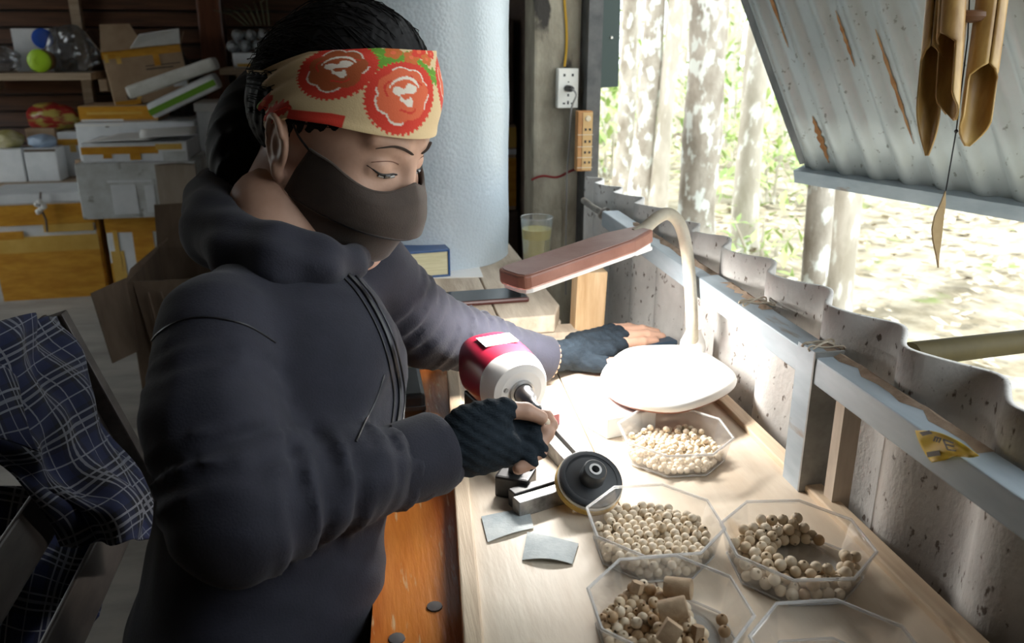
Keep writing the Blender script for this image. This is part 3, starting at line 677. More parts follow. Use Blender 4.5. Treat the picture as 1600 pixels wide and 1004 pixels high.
# sanding wheel
wcn = onz(921, 752, .747); wax = nrm(V(0.10, -0.50, 0.86))
wh = thing('sanding_wheel', wcn - V(0, 0, .027), 'black sanding wheel with yellow rim leaning on the steel rails', 'wheel')
MB().lathe([(.0, -.010), (.037, -.010), (.0385, -.008), (.0385, -.001), (.0375, 0), (.0, 0)], 48, wcn, wax, False, False).build('abrasive_disc', mat('yellow_abrasive', (0.64, 0.42, 0.11), 0.7), wh)
MB().lathe([(.0375, .0), (.0378, .002), (.0378, .0035), (.0, .0035)], 48, wcn, wax, False, False).build('backing_ring', mat('white_ring', (0.70, 0.66, 0.58), 0.6), wh)
MB().lathe([(.0362, .0035), (.0362, .0075), (.034, .0085), (.030, .0085), (.0295, .0078), (.016, .0095), (.0, .0095)], 48, wcn, wax, False, False).build('rubber_pad', mat('black_rubber', (0.022, 0.026, 0.032), 0.33), wh)
MB().lathe([(.0145, .009), (.0135, .0245), (.012, .026), (.006, .026), (.006, .016), (.0, .016)], 32, wcn, wax, False, False).build('hub', mat('grey_rubber', (0.05, 0.055, 0.06), 0.35), wh)
MB().lathe([(.0072, .0262), (.0072, .0268), (.0045, .0268), (.0045, .018)], 20, wcn, wax, False, False).build('bushing', m_steel, wh)

# sandpaper pieces
m_sandp = mat('grey_sandpaper', (0.30, 0.36, 0.39), 0.75, (0.62, 0.66, 0.66), 16, 6, bump=0.1, bscale=300)
def sandpaper(px, curl, label):
    q = [onz(u, v, TZ + .002) for u, v in px]; n = 10; P = np.zeros((n, n, 3))
    for i in range(n):
        for j in range(n):
            a, b_ = i / (n - 1), j / (n - 1)
            P[i, j] = (q[0] * (1 - a) + q[3] * a) * (1 - b_) + (q[1] * (1 - a) + q[2] * a) * b_
            P[i, j, 2] = TZ + .0012 + curl * max(0, math.sin(PI * b_)) * (a * .8 + .2)
    o = MB().grid(P, smooth=False).build('sandpaper', m_sandp); solidify(o, .0006, 1); return tag(o, label, 'sandpaper', 'sandpaper pieces on the table')
sandpaper(((752, 806), (826, 792), (834, 824), (762, 846)), .002, 'grey sandpaper scrap nearer the table edge strip')
sandpaper(((824, 830), (904, 848), (894, 880), (816, 874)), .004, 'curled grey sandpaper scrap nearer the bead trays')

# ------------------------------------------------------------------ octagonal trays and beads
m_tray = clear_mat('clear_tray', (0.99, 0.99, 0.99), 0.05, 0.045, 0.08, (1, 1, 1))
m_disc = clear_mat('tray_disc', (0.98, 0.98, 0.98), 0.05, 0.16, 0.1, (1, 1, 1))
m_rim = clear_mat('tray_rim', (0.98, 0.98, 0.98), 0.08, 0.32, 0.1, (1, 1, 1))
m_bead = mat('pale_wood_bead', (0.68, 0.56, 0.40), 0.6, (0.82, 0.72, 0.58), 260, 3, coord='Object')
m_bead2 = mat('tan_wood_bead', (0.56, 0.43, 0.28), 0.6, (0.74, 0.61, 0.44), 260, 3)
m_bead3 = mat('brown_wood_bead', (0.34, 0.21, 0.11), 0.6, (0.54, 0.38, 0.22), 220, 3)
def tray(cx, cy, R, h, ang, label):
    t = thing('bead_tray', (cx, cy, TZ), label, 'tray', 'octagonal plastic trays')
    def ring(r, z): return [V(cx + r * math.cos(ang + k * PI / 4), cy + r * math.sin(ang + k * PI / 4), TZ + z) for k in range(8)]
    rows = [ring(R * .40, .0006), ring(R * .86, .0006), ring(R * .875, .002), ring(R * .96, h - .004), ring(R * .965, h - .003), ring(R, h - .002), ring(R, h), ring(R * .955, h), ring(R * .945, h - .004), ring(R * .862, .0026), ring(R * .85, .0018), ring(R * .40, .0018)]
    mb = MB().grid(np.array(rows), smooth=False, wrap=True)
    mb.add(rows[0], [tuple(range(8))]); mb.add(rows[-1], [tuple(range(8))])
    mb.build('tray_shell', m_tray, t)
    pts = [V(cx + R * .62 * math.cos(a), cy + R * .62 * math.sin(a), TZ + .0035) for a in np.linspace(0, 2 * PI, 48, endpoint=False)]
    MB().tube(pts, .0011, 6, closed=True).build('base_ring', m_tray, t)
    MB().lathe([(0, .0030), (R * .60, .0030), (R * .61, .0019), (0, .0019)], 40, (cx, cy, TZ), cap0=False, cap1=False).build('base_disc', m_disc, t)
    MB().tube(ring(R * .982, h), .0016, 6, closed=True).build('rim', m_rim, t)
    MB().tube(ring(R * .865, .0022), .0012, 6, closed=True).build('foot_edge', m_rim, t)
    return t
TR_ = [(.372, .893, .0730, .034, .30), (.277, .7025, .0715, .036, .32), (.4035, .6455, .0745, .035, .26), (.243, .570, .0725, .038, .34), (.356, .486, .072, .036, .3)]
TLAB = ['clear octagonal tray of small pale beads beside the lamp base', 'clear octagonal tray filled with beads, next to the sanding wheel', 'clear octagonal tray with beads in a crescent, nearest the cement wall',
        'clear octagonal tray holding beads and cut wood plugs', 'empty clear octagonal tray cut off by the bottom frame edge']
for t_, l_ in zip(TR_, TLAB): tray(*t_, l_)
def pack(n, r, R, seed, keep=None, steps=260, zs=.03):
    """drop n spheres of radius r into a dish of radius R (flat floor at 0, keep(p) pushes them aside)"""
    g_ = np.random.default_rng(seed); p = np.zeros((n, 3)); rad = r * g_.uniform(.92, 1.06, n)
    a = g_.uniform(0, 2 * PI, n); q = np.sqrt(g_.uniform(0, 1, n)) * R * .95
    p[:, 0] = q * np.cos(a); p[:, 1] = q * np.sin(a); p[:, 2] = r + g_.uniform(0, zs, n)
    for it in range(steps):
        p[:, 2] -= .0009 * (1 - it / steps) + .00012
        if keep is not None: p = keep(p, it / steps)
        for _ in range(2):
            d = p[:, None] - p[None]; L_ = np.sqrt((d ** 2).sum(-1)) + 1e-9; ov = (rad[:, None] + rad[None]) - L_; np.fill_diagonal(ov, 0); ov = np.clip(ov, 0, None)
            p += ((d / L_[..., None]) * (ov * .42)[..., None]).sum(1)
            for k in range(8):
                nx, ny = math.cos(k * PI / 4 + PI / 8), math.sin(k * PI / 4 + PI / 8)
                ex = p[:, 0] * nx + p[:, 1] * ny - (R * math.cos(PI / 8) - rad + p[:, 2] * .12); ex = np.clip(ex, 0, None)
                p[:, 0] -= ex * nx; p[:, 1] -= ex * ny
            p[:, 2] = np.maximum(p[:, 2], rad)
    return p, rad
def bead_mesh(name, m):
    mb = MB(); prof = [(0.22, -.90)] + [(math.cos(t), math.sin(t)) for t in np.linspace(-1.28, 1.28, 8)] + [(0.22, .90), (0.20, 0.3)]
    o = mb.lathe(prof, 12, cap0=False, cap1=True).build(name, m); me = o.data; bpy.data.objects.remove(o); return me
bm_ = [bead_mesh('bead', m_bead), bead_mesh('bead', m_bead2), bead_mesh('bead', m_bead3)]
def to_world(p, tr): c, s_ = math.cos(tr[4]), math.sin(tr[4]); return np.stack([tr[0] + c * p[:, 0] - s_ * p[:, 1], tr[1] + s_ * p[:, 0] + c * p[:, 1], TZ + .0032 + p[:, 2]], 1)
def rand_rot(g_): return Matrix.Rotation(g_.uniform(0, 6.28), 4, Vector(nrm(g_.normal(0, 1, 3)))) 
def beads_single(P, rad, label, group, seed, mix=(.6, .9)):
    g_ = np.random.default_rng(seed)
    for p, r in zip(P, rad):
        u = g_.uniform(); me = bm_[0] if u < mix[0] else bm_[1] if u < mix[1] else bm_[2]
        o = bpy.data.objects.new('wooden_bead', me); COL.objects.link(o)
        o.matrix_world = Matrix.Translation(Vector(p)) @ rand_rot(g_) @ Matrix.Scale(r, 4)
        tag(o, label, 'bead', group)
stuffV = MB()
def beads_stuff(P, rad, seed):
    g_ = np.random.default_rng(seed); prof = [(0.22, -.93)] + [(math.cos(t), math.sin(t)) for t in np.linspace(-1.1, 1.1, 6)] + [(0.22, .93), (0.2, .4)]
    for p, r in zip(P, rad): stuffV.lathe([(a * r, b_ * r) for a, b_ in prof], 9, p, nrm(g_.normal(0, 1, 3)), cap0=True, cap1=True)
# crescent tray: beads ring the base disc, thick on the near left
def keep_crescent(p, f):
    c, s_ = math.cos(.26), math.sin(.26)
    wx = c * p[:, 0] - s_ * p[:, 1]; wy = s_ * p[:, 0] + c * p[:, 1]
    ex, ey = .018, .004; dx, dy = (wx - ex) / .043, (wy - ey) / .031; q = np.sqrt(dx * dx + dy * dy) + 1e-9
    k = np.where(q < 1, (1 / q - 1) * .5, 0); wx = wx + (wx - ex) * k; wy = wy + (wy - ey) * k
    m_ = (wx > .035) & (wy > .010); wx = wx - np.where(m_, .0012, 0); wy = wy + np.where(m_, .0004, 0)
    p = p.copy(); p[:, 0] = c * wx + s_ * wy; p[:, 1] = -s_ * wx + c * wy; return p
p, r = pack(122, .0058, .0645, 3, keep_crescent)
beads_single(to_world(p, TR_[2]), r, 'tan wooden bead in the crescent of the tray nearest the cement wall', 'beads in the crescent tray', 3, (.5, .95))
def keep_left(p, f):
    c, s_ = math.cos(.34), math.sin(.34)
    wx = c * p[:, 0] - s_ * p[:, 1]; wy = s_ * p[:, 0] + c * p[:, 1]
    ex = np.clip(wx - (.016 + .3 * wy * 0), 0, None); wx = wx - ex * .06
    p = p.copy(); p[:, 0] = c * wx + s_ * wy; p[:, 1] = -s_ * wx + c * wy; return p
p, r = pack(140, .0052, .0620, 4, keep_left, zs=.05)
PW3 = to_world(p, TR_[3])
beads_single(PW3, r, 'wooden bead heaped in the tray that also holds wood plugs', 'beads in the tray of wood plugs', 4, (.35, .75))  # more brown beads: varied wood, plus the tray's shadow put into the mix
p, r = pack(235, .0050, .0610, 5, zs=.05)
P1 = to_world(p, TR_[1]); top = np.argsort(-P1[:, 2])
beads_single(P1[top[:36]], r[top[:36]], 'pale bead on top of the full tray next to the sanding wheel', 'top beads in the full tray', 5, (.75, .97))
beads_stuff(P1[top[36:]], r[top[36:]], 6)
p, r = pack(250, .0042, .0620, 6, zs=.03)
beads_stuff(to_world(p, TR_[0]), r, 7)
tag(stuffV.build('wooden_beads', m_bead, fixn=False), 'pale wooden beads filling the two trays nearest lamp and sanding wheel', 'beads', kind='stuff')
# cut plugs and chips in the near tray
m_plug = mat('sawn_plug', (0.30, 0.20, 0.12), 0.8, (0.50, 0.37, 0.24), 30, 5, (1, 1, 1), .3)
def plug(u, v, z, r, L_, axis, n, label):
    c = onz(u, v, z); a = nrm(axis)
    o = MB().lathe([(r * .96, -L_ / 2), (r, -L_ / 2 + .001), (r, L_ / 2 - .001), (r * .96, L_ / 2)], n, c, a).build('wood_plug', m_plug)
    if n > 8: pass
    for pl_ in o.data.polygons: pl_.use_smooth = n > 8
    o.data.set_sharp_from_angle(angle=math.radians(35))
    return tag(o, label, 'wood plug', 'cut wood plugs in the near tray')
plug(1060, 918, .748, .0095, .024, (.85, -.55, .15), 24, 'round wood plug at the back of the plug tray')
plug(1052, 951, .757, .0095, .024, (.9, -.25, .30), 24, 'round wood plug lying across the middle of the bead heap')
plug(1046, 988, .757, .0105, .018, (.6, .2, .8), 4, 'square wood plug nearest the camera on the bead heap')
plug(1068, 965, .748, .006, .012, (.3, .9, .2), 6, 'small wood chip right of the square plug')
plug(995, 917, .748, .006, .010, (.3, .2, .9), 6, 'small wood chip at the back left of the bead heap')
plug(1090, 990, .741, .006, .014, (.2, .3, .9), 5, 'wood chip at the right foot of the bead heap')
for k, (u, v) in enumerate(((1128, 968), (1132, 986))):
    c = onz(u, v, TZ + .008); o = bpy.data.objects.new('wooden_bead', bm_[2]); COL.objects.link(o); o.matrix_world = Matrix.Translation(Vector(c)) @ Matrix.Scale(.0055, 4)
    tag(o, 'brown bead lying apart right of the plugs, %s of the two' % ('farther' if k == 0 else 'nearer'), 'bead', 'beads in the tray of wood plugs')

# ------------------------------------------------------------------ yellow tape on the rail
yt = thing('tape_scrap', (0.484, 0.56, 0.87), 'crumpled yellow tape scrap with black print on the steel rail', 'tape')
m_yel = mat('yellow_tape', (0.72, 0.50, 0.015), 0.35)
tp = [(1430, 672), (1462, 674), (1500, 690), (1530, 712)], [(1436, 690), (1466, 690), (1500, 700), (1522, 714)], [(1448, 712), (1470, 708), (1498, 712), (1512, 714)], [(1456, 722), (1478, 718), (1490, 712), (1500, 710)]
P = np.array([[onx(u, v, .4815 - (.003 if (i + j) % 2 else 0.0)) for j, (u, v) in enumerate(row)] for i, row in enumerate(tp)])
def bicubic(P, n=5):
    Q = np.array([smooth(list(r), n) for r in P]); return np.array([smooth(list(Q[:, j]), n) for j in range(Q.shape[1])]).transpose(1, 0, 2)
o = MB().grid(bicubic(P)).build('tape', m_yel, yt, fixn=False); solidify(o, .0004)
def glyph(pxs, nm):
    q = [onx(u, v, .4772) for u, v in pxs]; mb = MB(); n = len(q)
    mb.add(q + [a + V(-.0004, 0, 0) for a in q], [tuple(range(n)), tuple(range(2 * n - 1, n - 1, -1))] + [(i, (i + 1) % n, n + (i + 1) % n, n + i) for i in range(n)]); mb.build(nm, m_black, yt)
glyph(((1437, 675), (1452, 672), (1457, 677), (1442, 681)), 'ink_blot')
glyph(((1448, 706), (1468, 703), (1470, 711), (1450, 714)), 'ink_bar')
def stroke(a, b_, w=2.2):
    a = np.array(a, float); b_ = np.array(b_, float); d = nrm(b_ - a); n_ = np.array([-d[1], d[0]]) * w / 2
    return [tuple(a - n_), tuple(b_ - n_), tuple(b_ + n_), tuple(a + n_)]
for a, b_ in (((1474, 686), (1481, 702)), ((1474, 686), (1490, 692)), ((1478, 694), (1491, 697)), ((1481, 702), (1494, 704)),      # E
              ((1461, 682), (1471, 685)), ((1462, 682), (1459, 689)), ((1466, 683), (1463, 690)), ((1470, 685), (1467, 691))):       # m
    glyph(stroke(a, b_), 'letter_stroke')

# ------------------------------------------------------------------ bamboo wind chime
ch = thing('wind_chime', dep(1520, -90, .85), 'bamboo wind chime with cut tubes hanging in the window', 'wind chime')
def chime_tube(p0, p1, r, cut, ang, point=.12):
    p0 = np.array(p0); p1 = np.array(p1); d = nrm(p1 - p0); view = nrm(p0 - CAM); a = nrm(np.cross(d, view)); b_ = np.cross(a, d)
    L_ = np.linalg.norm(p1 - p0); n = 24; rows_ = []
    for s_ in np.concatenate([np.linspace(0, cut, 8), np.linspace(cut + .02, 1, 14)]):
        if s_ <= cut: half = PI * .995
        else:
            k = min(1, (s_ - cut) / .05); half = PI * (1 - .42 * k)
            if s_ > 1 - point: half *= max(.06, 1 - ((s_ - 1 + point) / point) * .92)
        rows_.append([p0 + d * L_ * s_ + r * (math.cos(ang + t) * a + math.sin(ang + t) * b_) for t in np.linspace(-half, half, n)])
    o = MB().grid(np.array(rows_)).build('bamboo_tube', m_bamboo, ch, fixn=False); solidify(o, .0022, -1)
    return o
chime_tube(dep(1562, -90, .84), dep(1520, 224, .845), .0125, .62, PI * .5 + .35)
chime_tube(dep(1494, -90, .83), dep(1476, 186, .835), .0105, .52, PI * .5 - .9)
chime_tube(dep(1474, -90, .85), dep(1444, 240, .855), .0095, .50, PI * .5 - .25, .25)
chime_tube(dep(1504, -90, .87), dep(1480, 182, .872), .0085, .55, -PI * .5)
rg = [dep(1517, 26, .855) + V(.020 * math.cos(t), .020 * math.sin(t), 0) for t in np.linspace(0, 2 * PI, 28, endpoint=False)]
MB().tube(rg, .006, 8, closed=True).build('striker_ring', mat('dark_wood_ring', (0.14, 0.065, 0.03), 0.5), ch)
tpz = dep(1519, -95, .85)
MB().lathe([(.045, 0), (.045, .012)], 24, tpz).build('top_disc', m_bamboo, ch)
MB().tube([tpz, dep(1512, 60, .855), dep(1494, 205, .857), dep(1478, 298, .858)], .0007, 6).build('string', m_black, ch)
MB().tube([tpz + V(0, 0, .012), tpz + V(0, 0, .5), V(.60, tpz[1] + .02, 2.5)], .001, 5).build('hanging_cord', m_black, ch)
kn = dep(1494, 205, .857); MB().lathe([(.001, -.002), (.0022, 0), (.001, .002)], 8, kn).build('knot', m_black, ch)
lf = [(1478, 298), (1471, 316), (1461, 338), (1457, 358), (1459, 378), (1464, 400), (1467, 418), (1468, 398), (1472, 370), (1475, 340), (1478, 318)]
q0 = [dep(u, v, .858) for u, v in lf]; q1 = [a + FW * .003 for a in q0]; n = len(lf)
MB().add(q0 + q1, [tuple(range(n)), tuple(range(2 * n - 1, n - 1, -1))] + [(i, (i + 1) % n, n + (i + 1) % n, n + i) for i in range(n)]).build('wind_sail', mat('sail_wood', (0.30, 0.19, 0.07), 0.6, (0.42, 0.29, 0.13), 30, 4), ch)
# ------------------------------------------------------------------ far part of the window side wall
wfr = MB().box((0.585, 2.17, 0), (0.62, 5.25, 2.5)).build('wall_far_right', mat('far_right_boards', (0.05, 0.035, 0.028), 0.7, (0.09, 0.06, 0.045), 4, 6, (6, 1, 6))); tag(wfr, kind='structure')

# ------------------------------------------------------------------ shelving and stored boxes at the back
m_tape = mat('orange_tape', (0.50, 0.22, 0.02), 0.28, (0.66, 0.34, 0.04), 9, 5, (1, 1, 4), .15)
m_tape2 = mat('amber_tape', (0.60, 0.36, 0.07), 0.3, (0.70, 0.46, 0.12), 9, 4)
m_styro = mat('white_foam', (0.66, 0.69, 0.71), 0.7, (0.76, 0.78, 0.80), 12, 4)
m_styro_d = mat('dirty_foam', (0.44, 0.45, 0.43), 0.75, (0.62, 0.65, 0.65), 9, 7, bump=.15, c3=(0.30, 0.29, 0.26), s3=14, t3=.62)
m_card = mat('brown_card', (0.34, 0.23, 0.14), 0.8, (0.43, 0.31, 0.20), 10, 4)
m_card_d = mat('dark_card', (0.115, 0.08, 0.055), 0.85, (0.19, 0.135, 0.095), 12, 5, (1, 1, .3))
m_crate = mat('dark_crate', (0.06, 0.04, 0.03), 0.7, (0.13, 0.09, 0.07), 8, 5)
m_bag = clear_mat('plastic_film', (0.80, 0.82, 0.84), 0.14, 0.16, 0.15, (0.5, 0.52, 0.55))
E3 = np.eye(3)
sh = thing('wooden_shelf', (-1.95, 4.9, 0), 'raw wooden shelf rack on the left of the dark plank wall', 'shelf')
bx((-2.75, 4.72, 1.020), (-1.31, 5.10, 1.055), 'shelf_board', m_shelf, sh, E3, (0, 0, 0))
bx((-2.75, 4.66, 0.485), (-1.42, 5.10, 0.515), 'shelf_board', m_shelf, sh, E3, (0, 0, 0))
for x in (-2.72, -1.46): bx((x, 5.06, 0), (x + .05, 5.11, 1.6), 'upright', m_shelf, sh, E3, (0, 0, 0))
for x in (-2.72, -1.46): bx((x, 4.74, 0), (x + .04, 4.78, 0.485), 'front_leg', m_shelf, sh, E3, (0, 0, 0))
for x in (-2.6, -1.9, -1.3): bx((x, 4.80, .96), (x + .04, 5.10, 1.02), 'bracket', m_shelf, sh, E3, (0, 0, 0))
sh2 = thing('small_shelf', (-.35, 4.9, 1.0), 'short wooden shelf right of the red brown post', 'shelf')
bx((-.665, 4.60, 1.045), (.0, 5.12, 1.075), 'shelf_board', m_shelf, sh2, E3, (0, 0, 0))
for x in (-.6, -.05): bx((x, 4.72, .85), (x + .04, 5.12, 1.045), 'bracket', m_shelf, sh2, E3, (0, 0, 0))

def carton(name, label, lo, hi, m, rz=0.0, tapes=(), lid=None, group='stored boxes at the back', tilt=None, cat='box'):
    """lo/hi world box; tapes: (face, u0, u1, v0, v1, material) in 0..1 on the front ('f') or right ('r') side"""
    lo = np.array(lo, float); hi = np.array(hi, float); c = V((lo[0] + hi[0]) / 2, (lo[1] + hi[1]) / 2, lo[2]); s = hi - lo
    t = thing(name, c, label, cat, group); M = rotz(rz)
    if tilt is not None: M = M @ np.array(Matrix.Rotation(tilt[0], 3, tilt[1]))
    bx((-s[0] / 2, -s[1] / 2, 0), (s[0] / 2, s[1] / 2, s[2]), 'body', m, t, M, c, .006)
    if lid is not None: bx((-s[0] / 2 - .008, -s[1] / 2 - .008, s[2] - lid[0]), (s[0] / 2 + .008, s[1] / 2 + .008, s[2] + lid[1]), 'lid', lid[2], t, M, c, .006)
    for k, (f_, u0, u1, v0, v1, tm) in enumerate(tapes):
        e = .0015 + .0006 * (k % 4) + (.008 if lid is not None else 0)
        if f_ == 'f': a = (-s[0] / 2 + u0 * s[0], -s[1] / 2 - e, v0 * s[2]); b = (-s[0] / 2 + u1 * s[0], -s[1] / 2 + .01, v1 * s[2])
        elif f_ == 'r': a = (s[0] / 2 - .01, -s[1] / 2 + u0 * s[1], v0 * s[2]); b = (s[0] / 2 + e, -s[1] / 2 + u1 * s[1], v1 * s[2])
        else: a = (-s[0] / 2 + u0 * s[0], -s[1] / 2 + v0 * s[1], s[2] - .01); b = (-s[0] / 2 + u1 * s[0], -s[1] / 2 + v1 * s[1], s[2] + e)
        bx(a, b, 'tape_strip' if tm in (m_tape, m_tape2) else 'label_patch', tm, t, M, c)
    return t
m_dark = mat('dark_print', (0.12, 0.09, 0.07), 0.7)
t = carton('taped_box', 'big foam box wrapped in orange tape with white lid on the floor', (-1.755, 4.30, 0), (-1.285, 4.62, .475), m_styro, .05,
       (('f', 0, 1, .0, .52, m_tape), ('f', 0, 1, .50, .66, m_tape2), ('f', 0, .30, .64, .72, m_tape), ('f', 0, 1, .78, .985, m_tape), ('r', 0, 1, 0, .98, m_tape), ('f', .5, .97, .70, .78, m_tape2)), (.0, .045, m_styro))
kn = t.location
MB().tube([V(kn[0] + .03, 4.275, .53), V(kn[0] + .02, 4.262, .46), V(kn[0] + .035, 4.265, .40), V(kn[0] + .03, 4.268, .34)], .005, 6).build('string_tie', m_dark, t)
mbk = MB()
for k in range(5): mbk.lathe([(.001, -.016), (.013, -.006), (.014, .006), (.001, .014)], 8, V(kn[0] + .01 + .014 * (k % 3), 4.258, .44 + .012 * k), nrm(rng.normal(0, 1, 3)))
mbk.build('knot', m_paper, t)
carton('taped_box', 'orange and white taped box on the floor below the old foam box', (-1.235, 4.30, 0), (-.80, 4.62, .405), m_styro, -.02,
       (('f', 0, 1, .78, 1.0, m_tape), ('f', .02, .16, .1, .55, m_tape2), ('f', .28, .50, 0, .82, m_tape), ('f', .07, .12, .3, .8, m_tape2), ('f', .0, .10, .1, .4, m_tape), ('f', .9, 1, 0, .9, m_tape)))
t = carton('old_foam_box', 'dirty white foam box with a brown side, above orange taped box', (-1.30, 4.20, .405), (-.765, 4.60, .665), m_styro_d, .0,
       (('f', .66, 1.0, 0.02, .97, mat('stained_foam', (0.26, 0.21, 0.16), 0.8, (0.38, 0.32, 0.26), 8, 5, (1, 1, .3))), ('f', .27, .48, .08, .62, m_styro), ('f', .25, .62, .66, .70, m_styro), ('f', .55, .63, .10, .60, m_styro)))
for z in (.03, .135): pass
MB().tube(smooth([V(-.93, 4.195, .655), V(-.86, 4.19, .66), V(-.77, 4.192, .655)]), .003, 6).build('string_tie', m_dark, t)
t = carton('taped_lid_box', 'flat white box banded with orange tape under loose papers', (-1.275, 4.25, .665), (-.80, 4.60, .755), m_styro, 0,
       (('f', .0, .72, .42, .80, m_tape), ('f', .70, .95, .60, .90, m_tape2), ('f', .20, .28, .2, .5, m_tape), ('f', .45, .55, .1, .5, m_tape), ('f', .76, .98, .0, .5, m_styro_d)))
def sheetobj(name, pts, label, cat, m, group=None, sag=.0):
    P = np.array(pts, float).reshape(2, 2, 3); n = 8; Q = np.zeros((n, n, 3))
    for i in range(n):
        for j in range(n):
            a, b = i / (n - 1), j / (n - 1); Q[i, j] = P[0, 0] * (1 - a) * (1 - b) + P[0, 1] * (1 - a) * b + P[1, 0] * a * (1 - b) + P[1, 1] * a * b
            Q[i, j, 2] += sag * math.sin(PI * a) * math.sin(PI * b)
    o = MB().grid(Q).build(name, m); solidify(o, .002); return tag(o, label, cat, group)
sheetobj('paper_sheet', [(-1.25, 4.24, .763), (-.95, 4.22, .770), (-1.18, 4.58, .765), (-.86, 4.56, .775)], 'white paper sheet lying over the orange banded box', 'paper', m_paper, 'loose papers at the back', .006)
sheetobj('paper_sheet', [(-1.00, 4.22, .778), (-.76, 4.26, .785), (-1.06, 4.50, .79), (-.79, 4.53, .80)], 'white paper sheet overhanging the right of the banded box', 'paper', m_paper, 'loose papers at the back', .012)
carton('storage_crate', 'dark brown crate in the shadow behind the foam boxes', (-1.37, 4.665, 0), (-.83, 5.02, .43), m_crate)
carton('white_carton', 'large white carton standing behind the dirty foam box', (-1.395, 4.62, .43), (-.82, 4.98, .815), m_styro, 0, (('f', .25, .28, .94, .97, m_dark), ('f', .0, .4, .955, .985, m_paper)))
carton('flat_taped_box', 'flat box wrapped in glossy orange tape under brown carton', (-1.385, 4.68, .815), (-1.005, 4.97, .895), m_card, 0,
       (('f', 0, 1, .12, .95, m_tape), ('f', .02, .55, .02, .16, m_paper), ('f', .1, .8, .45, .6, m_tape2)))
# open brown carton on top, tilted
t = carton('open_carton', 'brown cardboard carton with orange tape and open flaps on top', (-1.24, 4.74, .905), (-.86, 4.98, 1.175), m_card, .18,
       (('f', 0, .99, .86, 1.0, m_tape), ('f', .02, .34, 0, .09, m_tape), ('f', .62, .70, .66, .9, m_tape), ('f', .02, .07, .80, .95, m_tape2), ('f', .16, .22, .76, .9, m_tape2), ('f', .30, .36, .10, .26, m_tape2), ('f', .18, .30, .1, .2, m_dark),
        ('f', .5, .85, .60, .625, m_dark), ('f', .5, .95, .66, .68, m_dark), ('f', .8, .98, .24, .36, m_styro), ('f', .60, .75, .26, .33, m_tape)), tilt=(-.10, 'Y'))
c = V(*t.location); M_ = rotz(.18) @ np.array(Matrix.Rotation(-.10, 3, 'Y'))
def flap(p, m, nm='flap'):
    q = [M_ @ V(*a) + c for a in p]; o = MB().add(q, [(0, 1, 2, 3)]).build(nm, m, t, fixn=False); solidify(o, .004, 0)
flap([(-.19, .14, .27), (-.19, -.14, .27), (-.24, -.10, .37), (-.24, .13, .38)], m_card_d)
flap([(-.19, -.14, .27), (.02, -.14, .27), (-.03, -.06, .39), (-.17, -.05, .40)], m_card)
flap([(-.05, -.142, .275), (.19, -.142, .275), (.20, -.20, .345), (.01, -.21, .335)], m_styro)
flap([(.19, -.14, .27), (.19, .14, .27), (.22, .12, .33), (.22, -.1, .33)], m_card)
# right hand stack
carton('taped_box', 'orange taped box standing behind the seated person', (-.812, 4.66, 0), (-.56, 5.0, .595), m_styro, 0, (('f', 0, 1, .90, 1.0, m_tape2), ('f', 0, 1, .72, .88, m_tape), ('f', 0, 1, .2, .6, m_tape)))
carton('white_box', 'plain white box behind the head of the seated person', (-.812, 4.66, .597), (-.58, 4.96, .86), m_styro, 0, (), (.0, .045, m_paper))
def slab(name, label, p0, p1, w, h, m, extra=None):
    """tilted slab from p0 to p1 (bottom edge), w wide, h thick"""
    d = nrm(np.array(p1) - p0); s_ = nrm(np.cross(V(0, 0, 1), d)); n_ = np.cross(d, s_); M = np.stack([d, s_, n_], 1); L_ = np.linalg.norm(np.array(p1) - p0)
    t = thing(name, p0, label, 'box', 'stored boxes at the back')
    bx((0, -w / 2, 0), (L_, w / 2, h), 'body', m, t, M, np.array(p0), min(h * .3, .02))
    if extra: bx((.0, -w / 2 - .002, h * extra[0]), (L_ * .98, -w / 2 + .01, h * extra[1]), 'stripe', extra[2], t, M, np.array(p0))
    return t
slab('green_striped_box', 'white flat box with a green stripe, leaning at an angle', (-.995, 4.60, .835), (-.66, 4.60, .985), .16, .080, m_styro, (.25, .62, mat('green_print', (0.13, 0.30, 0.02), 0.5)))
slab('foam_packet', 'long white wrapped packet leaning on the green striped box', (-1.09, 4.57, .935), (-.66, 4.57, 1.075), .15, .062, mat('wrap_white', (0.58, 0.58, 0.53), 0.45, (0.70, 0.70, 0.66), 12, 4, bump=.2))

def blob(name, label, cat, C, rad, seed, m, amp=.22, group=None, parent=None, flat=True, rest=None):
    bm = bmesh.new(); bmesh.ops.create_icosphere(bm, subdivisions=4, radius=1)
    g_ = np.random.default_rng(seed); D_ = [nrm(g_.normal(0, 1, 3)) for _ in range(26)]; ph_ = g_.uniform(0, 6.28, 26)
    for v in bm.verts:
        p = np.array(v.co); k = 0
        for d, f in zip(D_, ph_): k += abs(math.sin(4.2 * float(p @ d) + f)) - .63
        p = p * (1 + amp * k / 5.0); p = p * np.array(rad)
        if p[2] < -rad[2] * .8: p[2] = -rad[2] * .8
        v.co = Vector(p + np.array(C))
    me = bpy.data.meshes.new(name); bm.to_mesh(me); bm.free(); me.materials.append(m)
    o = bpy.data.objects.new(name, me); COL.objects.link(o)
    if parent: o.parent = parent; o.matrix_parent_inverse = Matrix.Translation(-Vector(world_loc(parent)))
    else: tag(o, label, cat, group)
    return o
